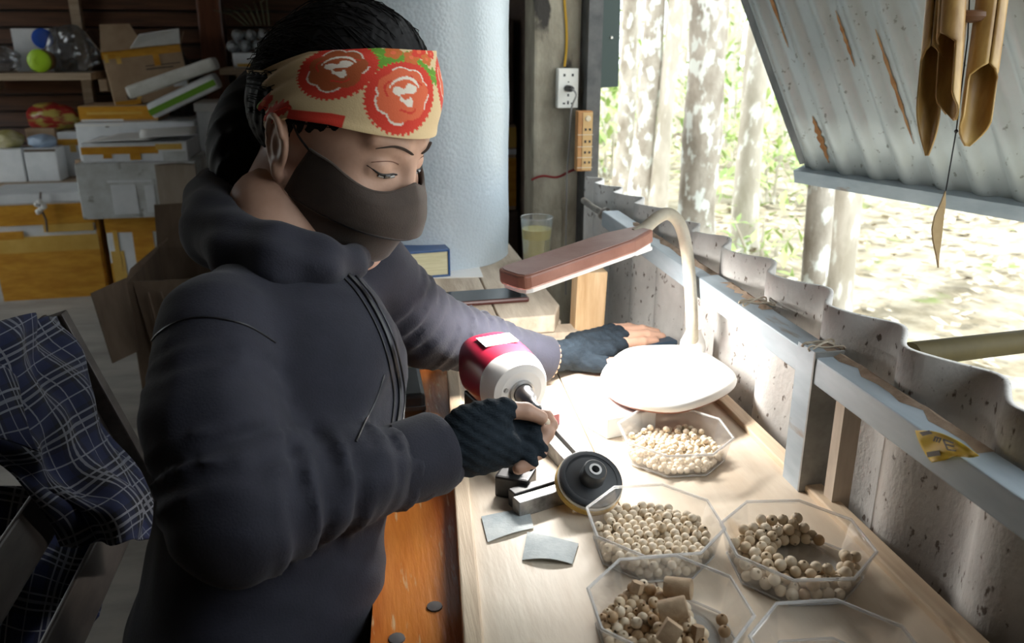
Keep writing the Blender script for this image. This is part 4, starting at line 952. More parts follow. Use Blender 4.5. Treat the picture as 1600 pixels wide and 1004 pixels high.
# things on the upper shelf
G1 = 'jumble on the upper shelf'
carton('white_box', 'small white box at the back of the upper shelf', (-1.74, 4.98, 1.055), (-1.55, 5.08, 1.27), m_styro, 0, (), None, G1)
blob('plastic_bag', 'crumpled clear plastic bag in the middle of the upper shelf', 'bag', (-1.44, 4.90, 1.155), (.125, .09, .125), 1, m_bag, group=G1)
blob('plastic_bag', 'grey plastic bag at the left end of the upper shelf', 'bag', (-1.80, 4.86, 1.12), (.12, .10, .075), 2, m_bag, group=G1)
blob('plastic_bag', 'clear plastic bag right of the open brown carton', 'bag', (-.93, 4.99, .965), (.09, .06, .185), 3, m_bag, group=G1)
def jar(c, r, h, axis, mcap, label):
    t = thing('jar', c, label, 'jar', G1); a = nrm(axis)
    MB().lathe([(r * .9, 0), (r * .92, h), (r * .8, h * 1.02)], 24, c, a).build('jar_body', mat('jar_plastic', (0.42, 0.24, 0.10), 0.4), t)
    MB().lathe([(r, h), (r, h * 1.22), (r * .9, h * 1.27), (r * .3, h * 1.27), (r * .3, h * 1.24)], 28, c, a).build('jar_cap', mcap, t)
p = ony(57, 97, 4.72); jar(V(p[0], 4.86, 1.055 + .058), .056, .085, (.0, -1, .0), mat('lime_cap', (0.38, 0.62, 0.02), 0.4), 'jar lying with its lime green cap facing out')
p = ony(50, 64, 4.80); jar(V(p[0] + .0, 4.95, 1.055 + .165), .05, .075, (.35, -1, .0), mat('blue_cap', (0.02, 0.09, 0.48), 0.4), 'jar with a blue cap above the lime green one')
# lower shelf
G2 = 'goods on the lower shelf'
for k, (x0, x1, h, l) in enumerate(((-1.84, -1.695, .17, 'white box at the left end of the lower shelf'), (-1.685, -1.53, .17, 'white box second from left on the lower shelf'), (-1.565, -1.425, .235, 'white box with orange tape on the lower shelf'))):
    yb = 4.70 if k < 2 else 4.86
    carton('white_box', l, (x0, yb, .515), (x1, yb + .14, .515 + h), m_styro, .0, () if k == 0 else (('f', .02, .98, .90, .98, m_dark),) if k == 1 else (('f', 0, 1, .70, .84, m_tape), ('f', .4, .62, .55, .72, m_tape2)), None, G2)
blob('snack_bag', 'red and yellow plastic bag above the white boxes', 'bag', (-1.60, 4.95, .82), (.13, .06, .075), 8, mat('bag_red', (0.30, 0.02, 0.02), 0.3, (0.42, 0.34, 0.08), 9, 3, (1, 1, 3), lo=.45, hi=.55), .15, G2)
carton('goods_box', 'brown box under the red and yellow bag on the lower shelf', (-1.72, 4.87, .515), (-1.575, 5.04, .77), m_card, 0, (), None, G2)
blob('blue_packet', 'pale blue packet lying on the second white box', 'packet', (-1.61, 4.77, .715), (.07, .05, .036), 9, mat('pale_blue', (0.34, 0.44, 0.58), 0.4), .12, G2)
blob('yellow_packet', 'olive yellow packet lying on the leftmost white box', 'packet', (-1.77, 4.77, .725), (.075, .05, .05), 10, mat('olive_packet', (0.32, 0.28, 0.06), 0.4, (0.5, 0.46, 0.3), 12), .12, G2)
o = MB().box((-1.43, 4.64, .515), (-1.405, 4.67, .63)).build('wood_stick', m_card); tag(o, 'short brown stick standing at the lower shelf edge', 'stick')
# bottle pack on the small shelf
carton('box_under_bottles', 'pale box under the wrapped water bottles', (-.60, 4.64, 1.075), (-.39, 4.86, 1.15), m_styro, 0, (('f', .1, .95, .1, .3, m_tape2),), None, G1)
m_bottle = clear_mat('bottle_plastic', (0.85, 0.88, 0.9), 0.2, 0.4, 0.1, (0.62, 0.66, 0.70))
bp_ = thing('bottle_pack', (-.50, 4.75, 1.15), 'pack of plastic bottles lying wrapped on the small shelf', 'bottles')
for i in range(4):
    for j in range(2):
        cc = V(-.60 + .062 * i + .03 * j, 4.66, 1.182 + .055 * j)
        MB().lathe([(.012, 0), (.014, .012), (.029, .03), (.030, .06), (.027, .07), (.030, .08), (.030, .17), (.027, .18)], 16, cc, (0, 1, 0)).build('bottle', m_bottle, bp_)
br = MB()
tg = []
for k in range(7):
    a = k * .9; tg.append(None)
    P0 = V(-.48, 4.72, 1.285)
    MB().tube([P0 + V(.02 * k - .05, 0, 0), P0 + V(.03 * k - .11, -.03, .05 + .012 * k), P0 + V(.05 * k - .19, -.06, .07 + .01 * k)], [.005, .004, .002], 5).build('stalk', mat('dry_stalk', (0.10, 0.10, 0.06), 0.8), bp_)

# bundle behind the bubble wrap
a = ony(795, 330, 3.0); b = ony(836, 195, 3.0)
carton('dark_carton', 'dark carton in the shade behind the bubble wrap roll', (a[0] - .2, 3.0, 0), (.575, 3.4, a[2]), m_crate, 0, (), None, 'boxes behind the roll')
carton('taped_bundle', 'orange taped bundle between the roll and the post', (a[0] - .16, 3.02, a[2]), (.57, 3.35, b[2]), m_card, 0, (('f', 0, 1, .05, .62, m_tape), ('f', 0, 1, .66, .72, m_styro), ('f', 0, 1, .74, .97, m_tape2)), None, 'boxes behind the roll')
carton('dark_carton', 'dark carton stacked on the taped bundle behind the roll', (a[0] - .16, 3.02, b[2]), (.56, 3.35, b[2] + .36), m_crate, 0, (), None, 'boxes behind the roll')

# open dark cardboard box behind the person
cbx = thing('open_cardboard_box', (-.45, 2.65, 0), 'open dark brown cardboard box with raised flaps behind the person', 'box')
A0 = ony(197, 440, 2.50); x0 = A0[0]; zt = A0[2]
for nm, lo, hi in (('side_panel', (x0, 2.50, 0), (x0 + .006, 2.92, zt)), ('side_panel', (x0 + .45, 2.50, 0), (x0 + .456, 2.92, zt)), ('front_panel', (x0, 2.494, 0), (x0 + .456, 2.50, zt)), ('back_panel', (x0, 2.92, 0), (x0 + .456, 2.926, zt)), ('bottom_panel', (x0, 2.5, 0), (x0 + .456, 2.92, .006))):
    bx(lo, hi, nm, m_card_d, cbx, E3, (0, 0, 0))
def qflap(q, nm):
    o = MB().add(q, [(0, 1, 2, 3)]).build(nm, m_card_d, cbx, fixn=False); solidify(o, .005, 0)
qflap([ony(142, 458, 2.40), ony(197, 434, 2.50), ony(222, 545, 2.50), ony(176, 567, 2.40)], 'flap')
qflap([V(x0, 2.50, zt), V(x0, 2.92, zt), ony(262, 372, 2.86), ony(205, 420, 2.56)], 'flap')
qflap([V(x0, 2.92, zt), V(x0 + .45, 2.92, zt), V(x0 + .45, 2.98, zt + .15), V(x0, 2.96, zt + .14)], 'flap')
qflap([V(x0 + .02, 2.494, zt), V(x0 + .45, 2.494, zt), V(x0 + .44, 2.44, zt - .2), V(x0 + .06, 2.46, zt - .22)], 'flap')
for k in range(3): MB().tube([V(x0 + .07 + .035 * k, 2.445, zt - .02), V(x0 + .09 + .04 * k, 2.440, zt - .2)], .004, 5).build('crease', m_card_d, cbx)

# black tool case on the bench under the left arm
tcx = thing('black_case', (0.03, 1.14, .695), 'black plastic case on the orange bench beside the motor', 'case')
bx((-.075, 1.09, .696), (.075, 1.20, .742), 'case_body', m_black, tcx, E3, (0, 0, 0), .006)
bx((-.075, 1.088, .718), (.075, 1.202, .724), 'case_lid_seam', m_blackmet, tcx, E3, (0, 0, 0))
MB().tube(smooth([V(-.03, 1.12, .741), V(-.03, 1.12, .757), V(.03, 1.12, .760), V(.03, 1.12, .741)]), .004, 8).build('case_handle', mat('grey_handle', (0.2, 0.22, 0.24), .3), tcx)

# ------------------------------------------------------------------ chair with draped shirt
m_chair = mat('grey_brown_chair', (0.05, 0.04, 0.035), 0.5, (0.10, 0.083, 0.072), 8, 5, (4, 1, 4))
chr_ = thing('wooden_chair', (-.2, .93, 0), 'dark wooden chair with reclined back under the plaid shirt', 'chair')
PT = ony(84, 492, 1.205); PB = ony(196, 690, 1.205)
dl = nrm(PB - PT)
def beam(p, q, w, h, nm, m, par, side=V(0, 1, 0)):
    d = nrm(np.array(q) - p); s1_ = nrm(np.cross(d, side)); s2_ = np.cross(s1_, d)
    return MB().box((-w / 2, -h / 2, 0), (w / 2, h / 2, np.linalg.norm(np.array(q) - p)), M=np.stack([s1_, s2_, d], 1), T=p, bev=.003).build(nm, m, par)
SH = (PT[2] - .44) / -dl[2]; PS = PT + dl * SH
for y in (1.205, .70):
    o_ = V(0, y - 1.205, 0)
    beam(PT + o_, PS + o_, .030, .024, 'back_post', m_chair, chr_)
    beam(PS + o_ + V(-.02, 0, 0), V(PS[0] - .09, y, 0), .035, .03, 'leg', m_chair, chr_)
    beam(V(PS[0] + .40, y, .43), V(PS[0] + .42, y, 0), .035, .03, 'leg', m_chair, chr_)
for s_ in (.06, .40, .66): beam(PT + dl * SH * s_ + V(-.012, -.50, 0), PT + dl * SH * s_ + V(-.012, 0, 0), .008, .055, 'back_slat', m_chair, chr_, side=dl)
SX = PS[0]
bx((SX - .03, .67, .40), (SX + .43, 1.235, .435), 'seat', m_chair, chr_, E3, (0, 0, 0), .008)
bx((SX - .02, .685, .435), (SX + .42, 1.22, .462), 'seat_pad', mat('blue_grey_pad', (0.10, 0.14, 0.19), 0.55, (0.16, 0.21, 0.27), 15, 4), chr_, E3, (0, 0, 0), .012)

m_plaid = bpy.data.materials.new('blue_plaid'); m_plaid.use_nodes = True
N = m_plaid.node_tree.nodes; L = m_plaid.node_tree.links; b = N['Principled BSDF']; b.inputs['Roughness'].default_value = .9; b.inputs['Sheen Weight'].default_value = .1
uv = N.new('ShaderNodeUVMap'); uv.uv_map = 'UVMap'; sx = N.new('ShaderNodeSeparateXYZ'); L.new(uv.outputs[0], sx.inputs[0])
def mth(op, a, b_=None):
    n = N.new('ShaderNodeMath'); n.operation = op
    for i, q in enumerate((a, b_)):
        if q is None: continue
        if isinstance(q, (int, float)): n.inputs[i].default_value = q
        else: L.new(q, n.inputs[i])
    return n.outputs[0]
def stripes(co, per, offs):
    res = None
    for (o, w, s_) in offs:
        fr = mth('FRACT', mth('ADD', mth('DIVIDE', co, per), -o + 1.0)); d = mth('ABSOLUTE', mth('SUBTRACT', fr, .5)); k = mth('MULTIPLY', mth('LESS_THAN', d, w / per / 2), s_)
        res = k if res is None else mth('MAXIMUM', res, k)
    return res
PER = .060
SU = stripes(sx.outputs[0], PER, ((.36, .0022, 1), (.50, .0036, .8), (.64, .0022, 1), (.0, .0016, .9)))
SV = stripes(sx.outputs[1], PER, ((.36, .0022, 1), (.50, .0036, .8), (.64, .0022, 1), (.0, .0016, .9)))
BU = stripes(sx.outputs[0], PER, ((.5, .030, .55),)); BV = stripes(sx.outputs[1], PER, ((.5, .030, .55),))
mx1 = N.new('ShaderNodeMix'); mx1.data_type = 'RGBA'; mx1.inputs[6].default_value = (.009, .016, .062, 1); mx1.inputs[7].default_value = (.006, .007, .015, 1)
L.new(mth('MULTIPLY', mth('ADD', BU, BV), .9), mx1.inputs[0])
mx2 = N.new('ShaderNodeMix'); mx2.data_type = 'RGBA'; mx2.inputs[7].default_value = (.40, .42, .48, 1)
L.new(mth('MULTIPLY', mth('MAXIMUM', SU, SV), .5), mx2.inputs[0]); L.new(mx1.outputs[2], mx2.inputs[6]); L.new(mx2.outputs[2], b.inputs['Base Color'])
def cloth(name, ctrl, parent, folds, n=9, uv_off=(0, 0), th=.0025, rot=0.0):
    P = bicubic(np.array([[ony(*c) for c in r] for r in ctrl]), n)
    m_, k_ = P.shape[:2]
    du = np.concatenate([[0], np.cumsum(np.linalg.norm(np.diff(P.mean(0), axis=0), axis=1))]); dv = np.concatenate([[0], np.cumsum(np.linalg.norm(np.diff(P.mean(1), axis=0), axis=1))])
    tu = np.gradient(P, axis=1); tv = np.gradient(P, axis=0); nn_ = np.cross(tu, tv); nn_ /= np.linalg.norm(nn_, axis=2, keepdims=True) + 1e-9
    UU, VV = np.meshgrid(du, dv)
    disp = np.zeros_like(UU)
    for (fu, fv, ph, amp) in folds: disp += amp * np.sin(UU * fu + VV * fv + ph)
    P = P + nn_ * disp[..., None]
    mb = MB().grid(P); o = mb.build(name, m_plaid, parent, fixn=False)
    ul = o.data.uv_layers.new(name='UVMap'); c, s_ = math.cos(rot), math.sin(rot)
    for lp in o.data.loops:
        i, j = divmod(lp.vertex_index, k_); ul.data[lp.index].uv = (c * du[j] - s_ * dv[i] + uv_off[0], s_ * du[j] + c * dv[i] + uv_off[1])
    solidify(o, th); return o
shirt = thing('plaid_shirt', (-.4, 1.05, .47), 'navy plaid shirt with white checks draped over the chair back', 'shirt')
cloth('sleeve', [[(-60, 520, .96), (-5, 503, 1.02), (45, 496, 1.10), (88, 494, 1.19)],
                 [(-60, 600, .90), (10, 590, .97), (75, 570, 1.05), (128, 575, 1.15)],
                 [(-50, 680, .87), (35, 680, .93), (110, 650, 1.01), (170, 650, 1.11)],
                 [(10, 735, .90), (65, 735, .93), (140, 735, .98), (212, 725, 1.07)],
                 [(75, 795, .92), (130, 800, .92), (195, 795, .95), (246, 788, 1.02)],
                 [(98, 848, .93), (150, 850, .92), (210, 842, .93), (266, 830, .99)]], shirt, ((55, 18, 0, .008), (95, -35, 1, .0045), (30, 45, 2, .006), (140, 60, .5, .002)), rot=.25)
cloth('collar_flap', [[(-60, 560, .86), (-10, 565, .90), (25, 590, .92)], [(-60, 640, .84), (0, 650, .88), (45, 665, .90)], [(-60, 690, .83), (0, 685, .87), (62, 705, .89)]], shirt, ((70, 30, 0, .002),), rot=.5)
cloth('body_panel', [[(-60, 760, 1.08), (50, 760, 1.09), (120, 780, 1.10), (190, 800, 1.11)], [(-50, 850, 1.04), (50, 850, 1.05), (120, 862, 1.06), (172, 850, 1.08)],
                     [(-40, 930, 1.0), (50, 930, 1.01), (110, 930, 1.02), (160, 930, 1.04)], [(-30, 1040, .97), (50, 1030, .98), (105, 1005, .99), (158, 965, 1.01)]], shirt, ((60, 8, 0, .005), (110, 20, 1, .002)), rot=-.2)
# ------------------------------------------------------------------ implicit surface modelling for the person
from mathutils.bvhtree import BVHTree
def cone(a, b, r1, r2=None, wr=None):
    a = np.array(a, float); b = np.array(b, float); r2 = r1 if r2 is None else r2; ba = b - a; L2 = ba @ ba + 1e-12
    def fn(P):
        pa = P - a; t = np.clip(pa @ ba / L2, 0, 1); d = np.linalg.norm(pa - t[..., None] * ba, axis=-1) - (r1 + (r2 - r1) * t)
        if wr is not None: d = d + wr(P, t)
        return d
    m = max(r1, r2) + (.012 if wr else 0); return fn, np.minimum(a, b) - m, np.maximum(a, b) + m
def ell(c, rad, M=None):
    c = np.array(c, float); rad = np.array(rad, float); M = np.eye(3) if M is None else np.array(M)
    def fn(P):
        q = (P - c) @ M; k0 = np.linalg.norm(q / rad, axis=-1); k1 = np.linalg.norm(q / rad ** 2, axis=-1) + 1e-9
        return k0 * (k0 - 1) / k1
    e = np.abs(M) @ rad; return fn, c - e, c + e
class Field:
    def __init__(s, lo, hi, h):
        s.lo = np.array(lo, float); s.h = h; s.n = np.ceil((np.array(hi) - s.lo) / h).astype(int) + 1; s.a = np.full(s.n, 0.5)
    def pts(s, i0, i1):
        ax_ = [s.lo[k] + s.h * np.arange(i0[k], i1[k]) for k in range(3)]
        return np.stack(np.meshgrid(*ax_, indexing='ij'), -1)
    def op(s, prim, k=.01, mode='u', margin=None):
        fn, lo, hi = prim; mg = (k * 1.5 + 2.5 * s.h) if margin is None else margin
        i0 = np.clip(np.floor((lo - mg - s.lo) / s.h).astype(int), 0, s.n); i1 = np.clip(np.ceil((hi + mg - s.lo) / s.h).astype(int) + 1, 0, s.n)
        if np.any(i1 <= i0): return s
        sl = tuple(slice(i0[q], i1[q]) for q in range(3)); d = fn(s.pts(i0, i1)); a = s.a[sl]
        if mode == 'u':
            hh = np.clip(.5 + .5 * (d - a) / k, 0, 1); s.a[sl] = d * (1 - hh) + a * hh - k * hh * (1 - hh)
        else:   # subtract
            b_ = -d; hh = np.clip(.5 - .5 * (b_ - a) / k, 0, 1); s.a[sl] = np.where(True, b_ * (1 - hh) + a * hh + k * hh * (1 - hh), a) if mode == 's' else a
        return s
    def warp(s, fn):
        """add fn(P) near the surface"""
        idx = np.argwhere(np.abs(s.a) < 6 * s.h); P = s.lo + idx * s.h
        s.a[tuple(idx.T)] += fn(P); return s
    def mesh(s):
        a = s.a; n = np.array(a.shape); ins = a < 0
        c = np.zeros(n - 1, int)
        for dx in (0, 1):
            for dy in (0, 1):
                for dz in (0, 1): c += ins[dx:n[0] - 1 + dx, dy:n[1] - 1 + dy, dz:n[2] - 1 + dz]
        cells = np.argwhere((c > 0) & (c < 8)); cid = np.full(n - 1, -1); cid[tuple(cells.T)] = np.arange(len(cells))
        acc = np.zeros((len(cells), 3)); cnt = np.zeros(len(cells))
        cor = [(i, j, k) for i in (0, 1) for j in (0, 1) for k in (0, 1)]
        val = {q: a[cells[:, 0] + q[0], cells[:, 1] + q[1], cells[:, 2] + q[2]] for q in cor}
        for p in cor:
            for ax_ in range(3):
                if p[ax_] == 1: continue
                q = list(p); q[ax_] = 1; q = tuple(q); va, vb = val[p], val[q]; m = (va < 0) != (vb < 0)
                t = np.where(m, va / np.where(m, va - vb, 1), 0); pt = np.zeros((len(cells), 3)); pt[:] = p; pt[:, ax_] += t
                acc[m] += pt[m]; cnt[m] += 1
        verts = s.lo + s.h * (cells + acc / cnt[:, None]); faces = []
        for ax_ in range(3):
            o1, o2 = [(1, 2), (2, 0), (0, 1)][ax_]
            sl0 = [slice(1, n[k] - 1) for k in range(3)]; sl1 = list(sl0); sl0[ax_] = slice(0, n[ax_] - 1); sl1[ax_] = slice(1, n[ax_])
            A, B = ins[tuple(sl0)], ins[tuple(sl1)]
            e = np.argwhere(A != B); flip = A[tuple(e.T)]
            off = np.array([1, 1, 1]); off[ax_] = 0; e = e + off
            def C_(d1, d2):
                q = e.copy(); q[:, o1] -= d1; q[:, o2] -= d2; return cid[q[:, 0], q[:, 1], q[:, 2]]
            f = np.stack([C_(1, 1), C_(0, 1), C_(0, 0), C_(1, 0)], 1); f[~flip] = f[~flip][:, ::-1]; faces.append(f)
        return verts, np.concatenate(faces)
def mk(name, vf, m, parent=None, sm=0, xf=None):
    v, f = vf
    if xf is not None: v = xf(v)
    me = bpy.data.meshes.new(name); me.vertices.add(len(v)); me.vertices.foreach_set('co', np.ascontiguousarray(v, dtype=np.float32).ravel())
    me.loops.add(f.size); me.loops.foreach_set('vertex_index', f.ravel().astype(np.int32)); me.polygons.add(len(f))
    me.polygons.foreach_set('loop_start', np.arange(0, f.size, 4, dtype=np.int32)); me.update(calc_edges=True); me.validate()
    me.polygons.foreach_set('use_smooth', [True] * len(me.polygons)); me.materials.append(m)
    o = bpy.data.objects.new(name, me); COL.objects.link(o)
    if parent: o.parent = parent; o.matrix_parent_inverse = Matrix.Translation(-Vector(world_loc(parent)))
    if sm:
        md = o.modifiers.new('relax', 'SMOOTH'); md.factor = .5; md.iterations = sm
    return o
def bvh(vf): return BVHTree.FromPolygons([Vector(p) for p in vf[0]], [tuple(map(int, q)) for q in vf[1]])
def hit(tree, u, v, off=0.0):
    loc, nor, _, _ = tree.ray_cast(Vector(CAM), Vector(nrm(ray(u, v))))
    if loc is None: return None
    return np.array(loc) + np.array(nor) * off

# ------------------------------------------------------------------ the person
person = thing('person', (-.10, .88, 0), 'person in dark hoodie, flowered headband and brown mask polishing beads', 'person')
m_skin = mat('skin', (0.46, 0.27, 0.19), 0.5, (0.55, 0.34, 0.25), 20, 4, bump=.03, bscale=300)
m_hood = mat('dark_hoodie', (0.0100, 0.0106, 0.0205), 0.85, (0.0140, 0.0146, 0.0270), 40, 4, bump=.12, bscale=500, sheen=.08)
m_glove = mat('slate_glove', (0.010, 0.016, 0.023), 0.9, (0.017, 0.026, 0.036), 60, 4, (1, 1, 3), .3, 260, spec=.25)
m_jean = mat('blue_jeans', (0.03, 0.07, 0.16), 0.85, (0.06, 0.12, 0.24), 60, 4, bump=.1, bscale=400)
m_hair = mat('black_hair', (0.004, 0.004, 0.005), 0.65, (0.007, 0.0065, 0.0065), 60, 5, spec=.2)
m_mask = mat('brown_mask', (0.040, 0.026, 0.019), 0.8, (0.052, 0.034, 0.025), 50, 4, bump=.12, bscale=700, sheen=.2)

# head frame
PHI = math.radians(38); PTC = math.radians(24); ROLL = math.radians(3)
HC = dep(528, 232, .925)
fh = V(math.cos(PHI), -math.sin(PHI), 0); hr = np.cross(fh, V(0, 0, 1)); hf = fh * math.cos(PTC) - V(0, 0, 1) * math.sin(PTC); hu = np.cross(hr, hf)
hr, hu = hr * math.cos(ROLL) + hu * math.sin(ROLL), hu * math.cos(ROLL) - hr * math.sin(ROLL)
HM = np.stack([hr, hf, hu], 1)
def H2W(p): return np.asarray(p) @ HM.T + HC
def W2H(p): return (np.asarray(p) - HC) @ HM

# torso frame
TF = math.radians(14); tfw = V(math.cos(TF), -math.sin(TF), 0); trt = np.cross(tfw, V(0, 0, 1)); TM = np.stack([trt, tfw, V(0, 0, 1)], 1)
NB = dep(432, 372, .925)
RS = dep(342, 520, .775); RE = dep(370, 802, .705); RW = dep(664, 712, .850)
LS = dep(560, 418, 1.055); LE = dep(668, 515, 1.165); LW = onz(846, 560, .757)

def build_head():
    F = Field((-.115, -.15, -.20), (.115, .14, .155), .0024)
    F.op(ell((0, -.010, .045), (.077, .098, .088)), .01)
    F.op(ell((0, .026, -.008), (.064, .070, .084)), .02)
    for s in (-1, 1):
        F.op(cone((s * .052, -.002, -.048), (s * .012, .070, -.092), .021, .018), .02)
        F.op(ell((s * .040, .060, -.014), (.027, .024, .024)), .015)
        F.op(cone((s * .014, .083, .046), (s * .046, .068, .050), .0095, .008), .012)
    F.op(ell((0, .072, -.094), (.022, .018, .016)), .015)
    F.op(cone((0, .086, .036), (0, .1025, -.008), .0068, .0085), .012)
    for s in (-1, 1):
        F.op(ell((s * .031, .097, .022), (.017, .012, .0095)), .010, 's')
        F.op(ell((s * .031, .0705, .0225), (.0165, .0160, .0135)), .004)
        F.op(cone((s * .018, .0850, .0135), (s * .046, .0745, .0165), .0024, .0022), .006)
        # ear
        EM = np.array(Matrix.Rotation(math.radians(18), 3, 'X')) @ np.array(Matrix.Rotation(math.radians(-22 * s), 3, 'Z'))
        ec = V(s * .079, -.016, .004); F.op(ell(ec, (.0062, .0165, .0285), EM), .003)
        hx = [ec + EM @ V(s * (.0045 + .003 * math.sin(t)), .0155 * math.cos(t), .0275 * math.sin(t)) for t in np.linspace(.35, 4.3, 12)]
        for q in range(11): F.op(cone(hx[q], hx[q + 1], .0036, .0036), .002)
        F.op(cone(ec + V(s * .002, .006, -.024), ec + V(s * .002, .009, -.030), .0068, .0058), .004)
        F.op(ell(ec + EM @ V(s * .0075, .004, -.003), (.0050, .0078, .0130), EM), .003, 's')
    nb = W2H(NB)
    F.op(cone((0, -.030, -.035), nb, .054, .058), .022)
    return F.mesh()
HV = build_head()
def band_bits():
    # cranium with hair, used to carry the headband
    F = Field((-.12, -.15, -.08), (.12, .125, .185), .004)
    F.op(ell((0, -.010, .045), (.078, .098, .088)), .01); F.op(ell((0, .026, .0), (.066, .072, .084)), .02)
    F.op(ell((0, -.012, .055), (.082, .098, .092)), .02); F.op(ell((0, .004, .085), (.073, .082, .074)), .02)
    return F
BF = band_bits(); BB = bvh(BF.mesh())
skin_parts = [(H2W(HV[0]), HV[1])]

# ------------------------------------------------------------------ hands
def finger(F, pts, rs, k=.004):
    for i in range(len(pts) - 1): F.op(cone(pts[i], pts[i + 1], rs[i], rs[i + 1]), k)
# right hand pinching a bead against the chuck
RB = {'thumb': [dep(752, 650, .870), dep(790, 640, .872), dep(822, 642, .878), dep(846, 652, .884)],
      'index': [dep(795, 652, .905), dep(832, 648, .912), dep(852, 652, .908), dep(862, 664, .900)],
      'middle': [dep(800, 668, .895), dep(838, 664, .898), dep(853, 676, .892), dep(843, 696, .884)],
      'ring': [dep(795, 688, .882), dep(832, 688, .884), dep(842, 704, .880), dep(824, 716, .872)],
      'little': [dep(785, 705, .868), dep(820, 708, .870), dep(828, 722, .866), dep(810, 732, .860)]}
RR = {'thumb': [.0135, .0104, .0088, .0074], 'index': [.0105, .0095, .0085, .0075], 'middle': [.0105, .0095, .0088, .0076], 'ring': [.010, .0092, .0085, .0072], 'little': [.009, .0082, .0076, .0066]}
def hand_field(bones, radii, palm, lo, hi, grow=0.0, frac=None, h=.0022):
    F = Field(lo, hi, h)
    for pr in palm: F.op(pr, .012)
    for nm, pts in bones.items():
        rs = [r + grow for r in radii[nm]]
        if frac is not None:
            n, f = frac[nm]; pts = pts[:n] + [pts[n - 1] + (pts[n] - pts[n - 1]) * f]; rs = rs[:n + 1]
        finger(F, pts, rs)
    return F
def bb(bones, extra, pad=.035):
    P = np.array([p for q in bones.values() for p in q] + extra); return P.min(0) - pad, P.max(0) + pad
def palmR(g): return [cone(RW, dep(745, 690, .874), .024 + g, .031 + g), cone(dep(740, 680, .880), dep(796, 660, .900), .0245 + g, .0165 + g), cone(dep(745, 695, .866), dep(790, 700, .870), .027 + g, .0175 + g), cone(dep(735, 668, .868), dep(770, 650, .868), .023 + g, .016 + g)]
lo, hi = bb(RB, [RW]); skin_parts.append(hand_field(RB, RR, palmR(-.002), lo, hi).mesh())
GR = hand_field(RB, RR, palmR(.0022), lo, hi, .0022, {'thumb': (2, .1), 'index': (2, .2), 'middle': (2, .35), 'ring': (2, .9), 'little': (2, .9)})
GR.op(cone(RW, RW + nrm(RW - RE) * -.05, .029, .031), .008)
GR.warp(lambda P: .0007 * np.sin(P @ V(380, 150, 500)) )
GRv = GR.mesh()
# left hand lying on the table
def tz(u, v, z): return onz(u, v, z)
LBn = {'thumb': [tz(920, 566, .740), tz(948, 570, .739), tz(972, 566, .738), tz(990, 560, .737)],
       'index': [tz(950, 545, .748), tz(975, 537, .748), tz(1003, 534, .744), tz(1024, 533, .739)],
       'middle': [tz(948, 535, .752), tz(976, 525, .753), tz(1010, 523, .748), tz(1034, 526, .739)],
       'ring': [tz(942, 528, .753), tz(970, 517, .754), tz(1003, 515, .748), tz(1026, 519, .739)],
       'little': [tz(932, 523, .749), tz(958, 513, .749), tz(982, 511, .744), tz(1002, 514, .737)]}
LRr = {'thumb': [.0135, .0115, .0098, .0080], 'index': [.011, .0098, .0088, .0072], 'middle': [.011, .0100, .0090, .0074], 'ring': [.0105, .0095, .0085, .0070], 'little': [.0095, .0085, .0076, .0064]}
def palmL(g): return [cone(LW, tz(905, 550, .748), .022 + g, .022 + g), cone(tz(905, 545, .746), tz(948, 530, .750), .022 + g, .0155 + g), cone(tz(905, 557, .743), tz(950, 548, .746), .021 + g, .014 + g), cone(tz(900, 538, .744), tz(935, 525, .747), .019 + g, .0125 + g)]
lo, hi = bb(LBn, [LW]); skin_parts.append(hand_field(LBn, LRr, palmL(-.0015), lo, hi).mesh())
GL = hand_field(LBn, LRr, palmL(.0022), lo, hi, .0022, {'thumb': (1, .85), 'index': (1, .85), 'middle': (1, .9), 'ring': (1, .9), 'little': (1, .9)})
GL.op(cone(LW, LW + nrm(LE - LW) * .06, .025, .026), .008)
GL.warp(lambda P: .0006 * np.sin(P @ V(420, 120, 420)))
GLv = GL.mesh()

# ------------------------------------------------------------------ hoodie
def sleeve_wr(amp, n, w0, w1, side):
    def f(P, t):
        w = np.clip((t - w0) / .12, 0, 1) * np.clip((w1 - t) / .12, 0, 1)
        q = np.sin(t * n * 6.283 + 3.0 * np.sin(P @ np.array(side) * 22)) + .5 * np.sin(t * n * 11.1 + 2.2 * np.sin(P @ np.array(side) * 31 + 1))
        return amp * w * q
    return f
HF = Field((-.42, .52, .44), (.36, 1.36, 1.13), .0058)
C1 = dep(470, 560, .905); C2 = dep(452, 640, .885); C3 = dep(436, 790, .872); C4 = dep(412, 960, .862)
HF.op(ell(C1, (.138, .104, .118), TM), .03); HF.op(ell(C2, (.132, .115, .15), TM), .04); HF.op(ell(C3, (.138, .116, .14), TM), .04); HF.op(ell(C4, (.160, .122, .13), TM), .04)
NBl = NB - V(0.0, 0, .095); HF.op(cone(NBl, RS + V(0, 0, .004), .052, .050), .03); HF.op(cone(NBl, LS, .052, .050), .03)
RM = RS * .5 + RE * .5 + V(-.008, -.004, 0)
HF.op(cone(RS, RM, .056, .064, sleeve_wr(.0016, 4, .3, 1.2, (1, 0, 1))), .007); HF.op(cone(RM, RE, .064, .056, sleeve_wr(.0042, 3.5, .2, 1.1, (1, 1, 0))), .006)
RF = RE * .45 + RW * .55
HF.op(cone(RE, RF, .056, .047, sleeve_wr(.0050, 3.5, .0, 1.15, (0, .6, 1))), .022); HF.op(cone(RF, RW, .048, .037, sleeve_wr(.0024, 4, -.2, .9, (0, 1, 1))), .012)
HF.op(cone(LS, LE, .060, .053, sleeve_wr(.0022, 6, .3, 1.15, (1, 0, 1))), .025); HF.op(cone(LE, LW - nrm(LW - LE) * .012, .053, .035, sleeve_wr(.0024, 9, -.2, .8, (0, 1, 1))), .012)
